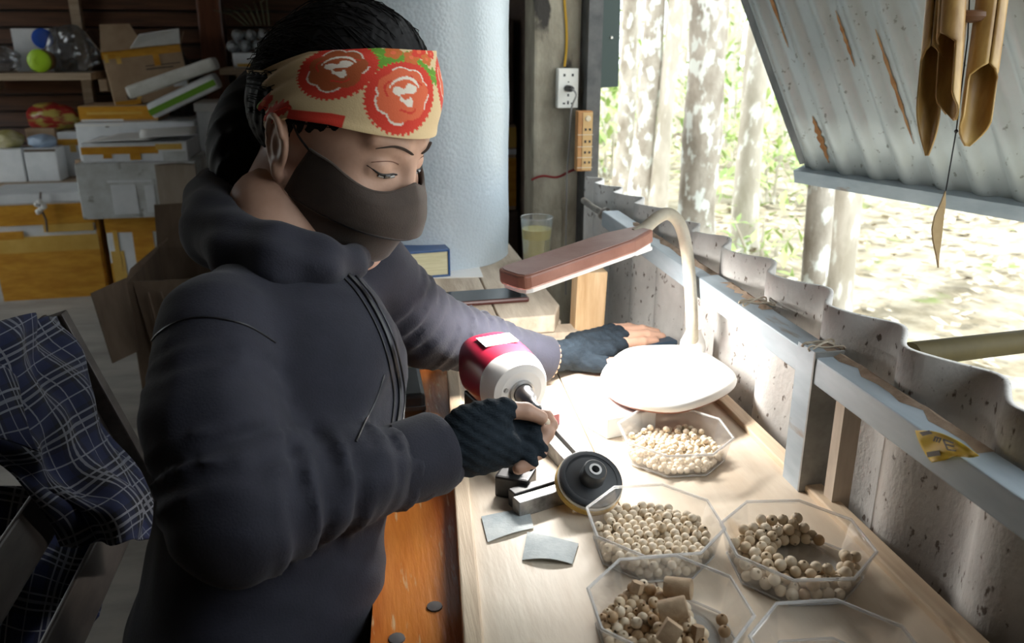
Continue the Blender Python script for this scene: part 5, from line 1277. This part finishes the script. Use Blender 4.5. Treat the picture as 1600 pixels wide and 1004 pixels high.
HF.op(cone(RS + trt * -.06 + tfw * .01, C2 - tfw * .02 + trt * .0, .05, .08), .02)
def torso_folds(P):
    q = (P - C2) @ TM; w = np.exp(-((q[:, 0]) / .16) ** 2) * np.clip((q[:, 1] + .02) / .05, 0, 1)
    f = .0060 * np.sin(q[:, 0] * 30 + q[:, 2] * 30 + 1.5 * np.sin(q[:, 2] * 17)) + .0040 * np.sin(q[:, 2] * 44 - q[:, 0] * 20 + 1.0)
    lowr = np.clip((-.10 - q[:, 2]) / .06, 0, 1); f2 = .004 * np.sin(q[:, 2] * 75 + 2 * np.sin(q[:, 1] * 20)) * lowr
    return f * w + f2 * .7
HF.warp(torso_folds)
HF.warp(lambda P: .0016 * np.abs(np.sin(P @ V(38, 22, 51) + 2.2 * np.sin(P @ V(-17, 31, 12)))) - .0008)
HF.op(cone(NB + V(0, 0, -.01), HC + V(-.02, 0, 0), .060, .060), .008, 's')
HFv = HF.mesh(); HT = bvh(HFv)
hoodie = mk('hoodie', HFv, m_hood, person, 2)
# hood lying round the neck
HO = Field((-.30, .70, .90), (.14, 1.16, 1.16), .0045)
ring = [(338, 318, .975), (338, 352, .90), (372, 392, .845), (430, 412, .815), (500, 418, .83), (546, 412, .875), (560, 398, .94), (540, 385, 1.0), (470, 360, 1.04), (380, 325, 1.03)]
rp = [dep(*q) for q in ring]; rrad = [.034, .034, .030, .026, .021, .018, .018, .020, .028, .034]
for i in range(len(rp)):
    j = (i + 1) % len(rp); HO.op(cone(rp[i], rp[j], rrad[i], rrad[j]), .012)
rp2 = [dep(u - 2, v - 30, d + .012) for u, v, d in ring[:5]]
for i in range(4): HO.op(cone(rp2[i], rp2[i + 1], .020, .018), .014)
HO.op(ell(dep(350, 372, .955), (.042, .060, .034)), .03)
HO.warp(lambda P: .0012 * np.sin(P @ V(70, 110, 150)) + .0010 * np.sin(P @ V(-60, 30, 90)))
HO.op(cone(NB, HC + V(-.015, 0, 0), .062, .062), .006, 's')
HOv = HO.mesh(); mk('hood', HOv, m_hood, hoodie, 6); HOT = bvh(HOv)
# cuffs
def cuff(p, q, r0, r1, m, amp=.0012, n=64):
    d = nrm(q - p); a, b_, _ = frame(d); L_ = np.linalg.norm(q - p); rows_ = []
    prof = [(-.2, r0 * .9), (0, r0), (.2, r0 * 1.03), (.5, (r0 + r1) / 2 * 1.02), (.8, r1 * 1.01), (.97, r1 * 1.03), (1.02, r1), (1.0, r1 * .93), (.6, r1 * .9)]
    for (t, r) in prof: rows_.append([p + d * L_ * t + (r + amp * math.cos(k * n * PI / 2 / 4)) * (math.cos(2 * PI * k / n) * a + math.sin(2 * PI * k / n) * b_) for k in range(n)])
    return MB().grid(np.array(rows_), wrap=True).build('cuff', m, hoodie)
dRw = nrm(RW - RE); cuff(RW - dRw * .048, RW + dRw * .012, .0385, .0410, m_hood)
dLw = nrm(LW - LE); cuff(LW - dLw * .045, LW + dLw * .008, .0355, .0345, m_hood)
def surf_line(tree, px, off, n=8):
    out = []
    for i in range(len(px) - 1):
        for k in range(n):
            t = k / n; u = px[i][0] * (1 - t) + px[i + 1][0] * t; v = px[i][1] * (1 - t) + px[i + 1][1] * t
            p = hit(tree, u, v, off)
            if p is not None: out.append(p)
    p = hit(tree, *px[-1], off)
    if p is not None: out.append(p)
    return out
def catpx(c, n=5): return [tuple(p) for p in smooth([np.array(q + (0,), float) for q in c], n)]
def seam(px, r, nm, m, par, off=.0005):
    l = surf_line(HT, [(p[0], p[1]) for p in catpx(px)], off, 2)
    if len(l) > 2: return MB().tube(l, r, 6).build(nm, m, par)
zp = [(540, 426), (566, 455), (588, 490), (606, 530), (618, 575), (624, 620), (620, 664)]
m_zip = mat('zip_black', (0.006, 0.006, 0.008), .4)
zo = seam(zp, .0030, 'zipper', m_zip, hoodie)
if zo:
    zl = seam([(u - 9, v + 2) for u, v in zp], .0012, 'zip_seam', m_zip, zo); zl2 = seam([(u + 8, v - 2) for u, v in zp], .0012, 'zip_seam', m_zip, zo)
seam([(600, 585), (588, 622), (572, 655), (556, 690)], .0012, 'pocket_seam', m_zip, hoodie, .0002)
seam([(229, 548), (248, 520), (285, 500), (330, 496), (385, 508), (430, 535)], .0011, 'shoulder_seam', m_zip, hoodie, .0002)

# ------------------------------------------------------------------ body core joins head and hands under the clothes
core = Field((-.42, .52, .44), (.42, 1.36, 1.13), .009)
core.op(cone(NB + V(0, 0, .03), C1, .050, .07), .03); core.op(cone(C1, C4, .085, .085), .03); core.op(cone(NB, RS, .03, .034), .02); core.op(cone(NB, LS, .03, .034), .02)
core.op(cone(RS, RE, .036, .032), .01); core.op(cone(RE, RW + dRw * .01, .032, .022), .01); core.op(cone(LS, LE, .036, .030), .01); core.op(cone(LE, LW + dLw * .01, .030, .020), .01)
skin_parts.append(core.mesh())
vs_, fs_ = [], []; o_ = 0
for v, f in skin_parts: vs_.append(v); fs_.append(f + o_); o_ += len(v)
body = mk('body', (np.concatenate(vs_), np.concatenate(fs_)), m_skin, person, 2)
gr_ = mk('glove', GRv, m_glove, person, 1); gl_ = mk('glove', GLv, m_glove, person, 1)
# jeans, shoes
J = Field((-.34, .60, .0), (.46, 1.16, .72), .009)
PC = V(C4[0] - .005, C4[1], .55); J.op(ell(PC, (.165, .125, .10), TM), .03)
for s, kx in ((1, .30), (-1, .32)):
    hp = PC + trt * .085 * s + V(0, 0, -.025); kn_ = V(kx, PC[1] - .10 * s - .02, .525); an = V(kx - .02, kn_[1], .10)
    J.op(cone(hp, kn_, .072, .058), .03); J.op(cone(kn_, an, .056, .042), .015)
J.warp(lambda P: .002 * np.sin(P @ V(60, 40, 90)))
mk('jeans', J.mesh(), m_jean, person, 1)
for s, kx in ((1, .30), (-1, .32)):
    y = PC[1] - .10 * s - .02; S = Field((kx - .12, y - .07, -.01), (kx + .24, y + .07, .16), .006)
    S.op(cone((kx - .03, y, .042), (kx + .13, y, .036), .040, .036), .02); S.op(cone((kx - .02, y, .06), (kx - .02, y, .11), .042, .044), .02)
    S.a = np.maximum(S.a, (.002 - (S.lo[2] + S.h * np.arange(S.n[2])))[None, None, :])
    mk('shoe', S.mesh(), m_black, person, 1)

# ------------------------------------------------------------------ hair
HRF = Field((-.16, -.26, -.17), (.14, .14, .19), .0038)
HRF.op(ell((0, -.014, .056), (.0800, .096, .094)), .01)
HRF.op(ell((0, -.002, .086), (.070, .077, .073)), .02); HRF.op(ell((0, -.050, .035), (.080, .062, .075)), .02)
for (u, v, d, r) in ((455, 148, .992, .044), (420, 176, .995, .048), (400, 212, .995, .050), (394, 252, .985, .046), (398, 290, .98, .036)):
    HRF.op(ell(W2H(dep(u, v, d)), (r * 1.05, r * .95, r * 1.05)), .03)
HRF.op(ell((0, .075, -.02), (.11, .085, .075)), .01, 's')
for s in (-1, 1): HRF.op(ell((s * .095, .0, -.03), (.035, .05, .055)), .01, 's')
def hair_grain(P):
    a = np.arctan2(P[:, 0], P[:, 1] + .02); return .0012 * np.sin(a * 46 + 12 * P[:, 2]) + .0008 * np.sin(a * 97 + 20 * P[:, 2])
HRF.warp(hair_grain)
HRv = HRF.mesh(); HRw = (H2W(HRv[0]), HRv[1]); hair = mk('hair', HRw, m_hair, person, 1)
HRB = bvh(HRv)
st = MB(); g_ = np.random.default_rng(11)
for k in range(420):
    az = g_.uniform(-PI, PI); el_ = g_.uniform(.15, 1.2)
    p = V(math.sin(az) * math.cos(el_), math.cos(az) * math.cos(el_) - .1, math.sin(el_)); pts_ = []
    for i in range(7):
        q = nrm(p + V(.05 * math.sin(k + i), -.17 * i, -.06 * i * (i > 2)))
        loc, nor, _, _ = HRB.ray_cast(Vector((0, -.03, .05)), Vector(q))
        if loc is None: break
        pts_.append(H2W(np.array(loc) + np.array(nor) * (.0012 + .0008 * i * (k % 9 == 0))))
    if len(pts_) > 3: st.tube(pts_, .0005, 4, cap=False)
for k in range(70):   # loose strands down the ponytail
    u0 = g_.uniform(345, 425); d0 = g_.uniform(.93, .97)
    l = [hit(bvh_w, 0, 0) for bvh_w in ()]
    pts_ = [dep(u0 + 10 * math.sin(k), 110 + g_.uniform(-15, 15), .955), dep(u0 - 14 + g_.uniform(-6, 6), 180, .955), dep(u0 - 16, 245, .955), dep(u0 + g_.uniform(-4, 6), 292, .955)]
tag(st.build('hair_strands', m_hair, hair, fixn=False), kind='stuff')

# ------------------------------------------------------------------ flowered headband
def band_edges(a):
    """a: angle from the front, + to her right; returns lower and upper height and thickness"""
    c = math.cos(a); t = .5 - .5 * c                     # 0 front .. 1 back
    lo_ = np.interp(t, [0, .25, .5, .75, 1], [.058, .050, .034, -.004, -.020])
    hi_ = np.interp(t, [0, .12, .25, .5, .75, 1], [.182, .170, .150, .112, .058, .030])
    return lo_, hi_
nA, nB_ = 420, 96; P = np.zeros((nB_ + 2, nA, 3)); TH = np.zeros((nB_ + 2, nA)); SS = np.zeros_like(TH)
for j in range(nA):
    a = -PI + 2 * PI * j / nA; lo_, hi_ = band_edges(a); dirh = V(math.sin(a), math.cos(a), 0); c = V(0, -.012, 0)
    for i in range(nB_ + 2):
        t = (i - 1) / (nB_ - 1); tt = min(1, max(0, t)); z = lo_ + (hi_ - lo_) * tt
        zz = min(z, .140); o3 = V(0, -.012, .02); tgt = None
        # shoot from the head centre towards the band height
        el_ = math.atan2(z - .02, .088 + .012 * math.cos(a)); q = nrm(dirh * math.cos(el_) + V(0, 0, math.sin(el_)))
        loc, nor, _, _ = BB.ray_cast(Vector(o3), Vector(q)); loc = np.array(loc)
        fold = .0012 * math.sin(t * 9 + 2 * math.sin(a * 2)) * (.3 + .7 * min(1, abs(a) / 1.2)) + (.0025 * max(0, abs(a) - 1.3) * math.sin(t * 19 + a * 3))
        th_ = .0035 + fold + .002 * math.exp(-((tt) / .06) ** 2) + .0015 * math.exp(-((1 - tt) / .05) ** 2)
        if i == 0 or i == nB_ + 1: th_ = -.001
        P[i, j] = loc + q * th_; TH[i, j] = a; SS[i, j] = tt
PWd = H2W(P); mb = MB().grid(PWd, wrap=True); band = mb.build('headband', None, person)
# printed pattern in unrolled cloth coordinates (x along the brow, y up), metres
X_ = TH * .098; Y_ = P[..., 2]
X_ = X_ + 0; lo0 = np.array([band_edges(a)[0] for a in TH[0]])[None, :]; Yc = SS * .100
def hexrgb(r, g, b_): return np.array([r, g, b_])
CREAM = hexrgb(.66, .50, .28); RED = hexrgb(.62, .035, .015); RED2 = hexrgb(.70, .13, .05); GREEN = hexrgb(.12, .30, .02); WHITE = hexrgb(.80, .72, .62); ORNG = hexrgb(.55, .13, .02); BROWN = hexrgb(.36, .075, .015)
colr = np.zeros(TH.shape + (3,)); colr[:] = CREAM
def paint(m, c): colr[m] = c
def polar(cx, cy, sx_=1.0): dx = (X_ - cx) / sx_; dy = Yc - cy; return np.hypot(dx, dy), np.arctan2(dy, dx)
def blossom(cx, cy, R, inner, sx_=1.0):
    r, a = polar(cx, cy, sx_)
    edge = R * (1 + .025 * np.sign(np.sin(a * 46)))
    paint(r < edge, RED)
    pet = R * (.66 + .09 * np.abs(np.sin(a * 3.5 + .4)) + .03 * np.sin(a * 2))
    vis = np.sin(a * 2.3 + cx * 90) > -.55
    paint((r < pet + R * .045) & vis, WHITE * .95); paint(r < pet, inner)
    paint((np.abs(r - R * (.50 + .06 * np.sin(a * 5))) < R * .025) & (np.sin(a * 3 + 1) > .2), RED)
    r2, a2 = polar(cx - .06 * R, cy - .02 * R, sx_)
    paint((r2 < R * (.26 + .09 * np.sin(a2 * 3 + 1) + .05 * np.sin(a2 * 5))) & (a2 > -2.6) , WHITE)
    paint((r2 < R * .15) & (a2 < -.2), inner)
    paint((np.abs(r2 - R * (.44 + .05 * np.cos(a2))) < R * .050 * np.clip(np.sin((a2 - .1) * 1.1), 0, 1)) & (a2 > .1) & (a2 < 2.7), WHITE)
def leaf(cx, cy, R, ang, c):
    dx = X_ - cx; dy = Yc - cy; u = dx * math.cos(ang) + dy * math.sin(ang); w = -dx * math.sin(ang) + dy * math.cos(ang)
    paint((np.abs(w) < .55 * R * (1 - (u / R) ** 2) * (1 + .22 * np.sin(u * 700))) & (np.abs(u) < R), c); paint((np.abs(w) < .02 * R) & (np.abs(u) < R * .9), c * 1.9)
def small(cx, cy, R, c):
    r, a = polar(cx, cy); paint(r < R * (.7 + .3 * np.abs(np.sin(a * 2.5))), c); paint(r < R * .28, RED2 * 1.05)
# her right side is toward the camera (positive angle)
leaf(.068, .086, .026, .5, GREEN); leaf(.044, .078, .030, -.4, GREEN); leaf(.018, .072, .020, .9, GREEN); leaf(.078, .070, .020, -.9, GREEN); leaf(-.004, .060, .018, .3, GREEN)
blossom(.113, .068, .041, BROWN, 1.05); blossom(.038, .040, .038, RED2, 1.05); blossom(-.046, .055, .036, RED2); blossom(-.150, .05, .036, BROWN)
small(.054, .093, .0125, ORNG); small(.030, .086, .0125, ORNG); small(.016, .097, .014, RED); small(.004, .084, .011, ORNG); small(-.010, .094, .010, RED)
small(.190, .040, .014, RED); leaf(.170, .016, .024, .1, RED); leaf(.215, .05, .024, .2, GREEN)
paint((Yc < .012) & (X_ > .088) & (X_ < .150), RED)
ca = band.data.color_attributes.new('print', 'FLOAT_COLOR', 'POINT')
buf = np.ones((TH.size, 4)); buf[:, :3] = colr.reshape(-1, 3); ca.data.foreach_set('color', buf.ravel())
mbd = mat('headband_cloth', (.6, .5, .3), .8, bump=.08, bscale=600, sheen=.1); nt_ = mbd.node_tree; an_ = nt_.nodes.new('ShaderNodeAttribute'); an_.attribute_name = 'print'; nt_.links.new(an_.outputs['Color'], nt_.nodes['Principled BSDF'].inputs['Base Color'])
band.data.materials.clear(); band.data.materials.append(mbd)

# ------------------------------------------------------------------ face mask
def lerp_prof(t, xs, ys): return np.interp(t, xs, ys)
def mask_panel(name, t0, t1, nt=22, ns=60, par=None, off=0.0):
    rows_ = np.zeros((nt, ns, 3))
    for i, t in enumerate(np.linspace(t0, t1, nt)):
        yc = lerp_prof(t, [0, .18, .45, .60, .63, .80, 1], [.1045, .116, .126, .128, .119, .108, .066]); zc = lerp_prof(t, [0, .18, .45, .60, .63, .80, 1], [.012, -.004, -.028, -.043, -.047, -.086, -.120])
        we = lerp_prof(t, [0, .3, .6, .8, 1], [.0800, .079, .076, .068, .050]); ze = lerp_prof(t, [0, .3, .6, .8, 1], [.016, -.012, -.040, -.066, -.098]); ye = lerp_prof(t, [0, .3, .6, .8, 1], [.022, .012, .004, .004, .008])
        for j, s in enumerate(np.linspace(-1, 1, ns)):
            th_ = s * PI / 2; ct, sn = math.cos(th_), math.sin(th_); pw = .82
            y = ye + (yc - ye) * (abs(ct) ** pw); x = we * np.sign(sn) * abs(sn) ** 1.12
            w = abs(ct) ** .9; z = ze + (zc - ze) * w
            if t < .4: z -= (1 - t / .4) * .013 * math.sin(min(1, abs(s) / .85) * PI) ** 1.3
            rows_[i, j] = (x, y + off, z)
    o = MB().grid(H2W(rows_)).build(name, m_mask, par, fixn=False); solidify(o, .0022, 0); return o, rows_
mask = thing('face_mask', (0, 0, 0), None, None); mask.parent = person; mask.matrix_parent_inverse = Matrix.Translation(-Vector(person.location))
_, rA = mask_panel('upper_panel', 0, .62, par=mask); _, rB = mask_panel('lower_panel', .60, 1.0, par=mask, off=-.008)
MB().tube([H2W(p) for p in rA[0]], .0017, 6).build('top_hem', m_mask, mask)
MB().tube([H2W(p + V(0, .0015, 0)) for p in rA[-1]], .0014, 6).build('seam', m_zip, mask)
for s in (-1, 1):
    lp_ = smooth([V(s * .079, .022, .014), V(s * .081, .006, .022), V(s * .080, -.006, .030)])
    MB().tube([H2W(p) for p in lp_], .0012, 6).build('ear_loop', m_black, mask)
# eyes and brows
m_lash = mat('lash_black', (.006, .005, .005), .5)
HB = bvh(HV)
def on_face(x, z, off): 
    loc, nor, _, _ = HB.ray_cast(Vector((x, .2, z)), Vector((0, -1, 0))); return H2W(np.array(loc) + np.array(nor) * off)
for s in (-1, 1):
    ey = thing('eye', H2W((s * .031, .08, .02)), None, None); ey.parent = person; ey.location = Vector(ey.location) - Vector(person.location)
    l = [on_face(s * x, z, .0004) for x, z in ((.0165, .0168), (.021, .0168), (.027, .0160), (.033, .0158), (.039, .0168), (.0445, .0192), (.049, .0215))]
    MB().tube(smooth(l, 4), [.0004 + .0012 * math.sin(PI * min(1, (k + 3) / 26)) for k in range(len(smooth(l, 4)))], 6).build('upper_lashes', m_lash, ey)
    q = [on_face(s * x, z, .0003) for x, z in ((.020, .0150), (.026, .0138), (.033, .0136), (.040, .0148))]
    MB().tube(smooth(q, 4), .0016, 6).build('eye_white', mat('sclera', (.34, .31, .29), .3), ey)
    q = [on_face(s * x, z, .0008) for x, z in ((.0265, .0148), (.030, .0144), (.0335, .0146))]
    MB().tube(q, .0024, 8).build('iris', mat('dark_iris', (.012, .008, .006), .15), ey)
    c_ = [on_face(s * x, z, .0002) for x, z in ((.018, .0285), (.025, .0305), (.033, .031), (.041, .0295), (.047, .026))]
    MB().tube(smooth(c_, 4), .0006, 5).build('lid_crease', mat('crease', (.20, .09, .06), .7), ey)
    bl = [on_face(s * x, z, .0003) for x, z in ((.009, .0420), (.016, .0450), (.025, .0478), (.034, .0482), (.042, .0455), (.048, .0415))]
    sb_ = smooth(bl, 4); MB().tube(sb_, [.0010 + .0026 * math.sin(PI * min(1, (k + 4) / (len(sb_) + 3))) for k in range(len(sb_))], 8, flat=.35).build('eyebrow', mat('brow_hair', (.035, .022, .016), .8), ey)
# bracelet of wooden beads on the left wrist
brc = thing('bracelet', LW, None, None); brc.parent = person; brc.location = Vector(LW) - Vector(person.location)
a_, b_, d_ = frame(dLw); me_b = bead_mesh('bracelet_bead', mat('bracelet_wood', (.34, .20, .12), .4, (.5, .34, .24), 200))
for k in range(22):
    t = 2 * PI * k / 22; o = bpy.data.objects.new('bracelet_bead', me_b); COL.objects.link(o); o.parent = brc
    o.matrix_basis = Matrix.Translation(Vector(dLw * .0115 + .0290 * (math.cos(t) * a_ + math.sin(t) * b_))) @ Matrix.Scale(.0042, 4)
# blue cutter under the left hand and the bead being polished
ct = thing('utility_knife', tz(990, 548, .733), 'dark blue utility knife held flat under the left hand', 'knife')
k0, k1 = tz(955, 549, .736), tz(1052, 531, .736); kd = nrm(k1 - k0); Mk = np.stack([kd, np.cross(V(0, 0, 1), kd), V(0, 0, 1)], 1); Lk = np.linalg.norm(k1 - k0)
bx((.02, -.013, -.015), (Lk, .013, .004), 'handle', mat('cutter_blue', (.015, .035, .06), .35), ct, Mk, k0, .003)
bx((0, -.009, -.006), (.035, .009, .006), 'slider', mat('cutter_grey', (.42, .45, .47), .35), ct, Mk, k0, .002)
for k in range(6): bx((.055 + .007 * k, -.004, .004), (.0575 + .007 * k, .006, .0046), 'grip_mark', m_paper, ct, Mk, k0)
wbd = bpy.data.objects.new('wooden_bead', bm_[0]); COL.objects.link(wbd); wbd.matrix_world = Matrix.Translation(Vector(dep(852, 660, .893))) @ Matrix.Scale(.0055, 4); tag(wbd, 'pale bead pinched between thumb and finger at the motor', 'bead')
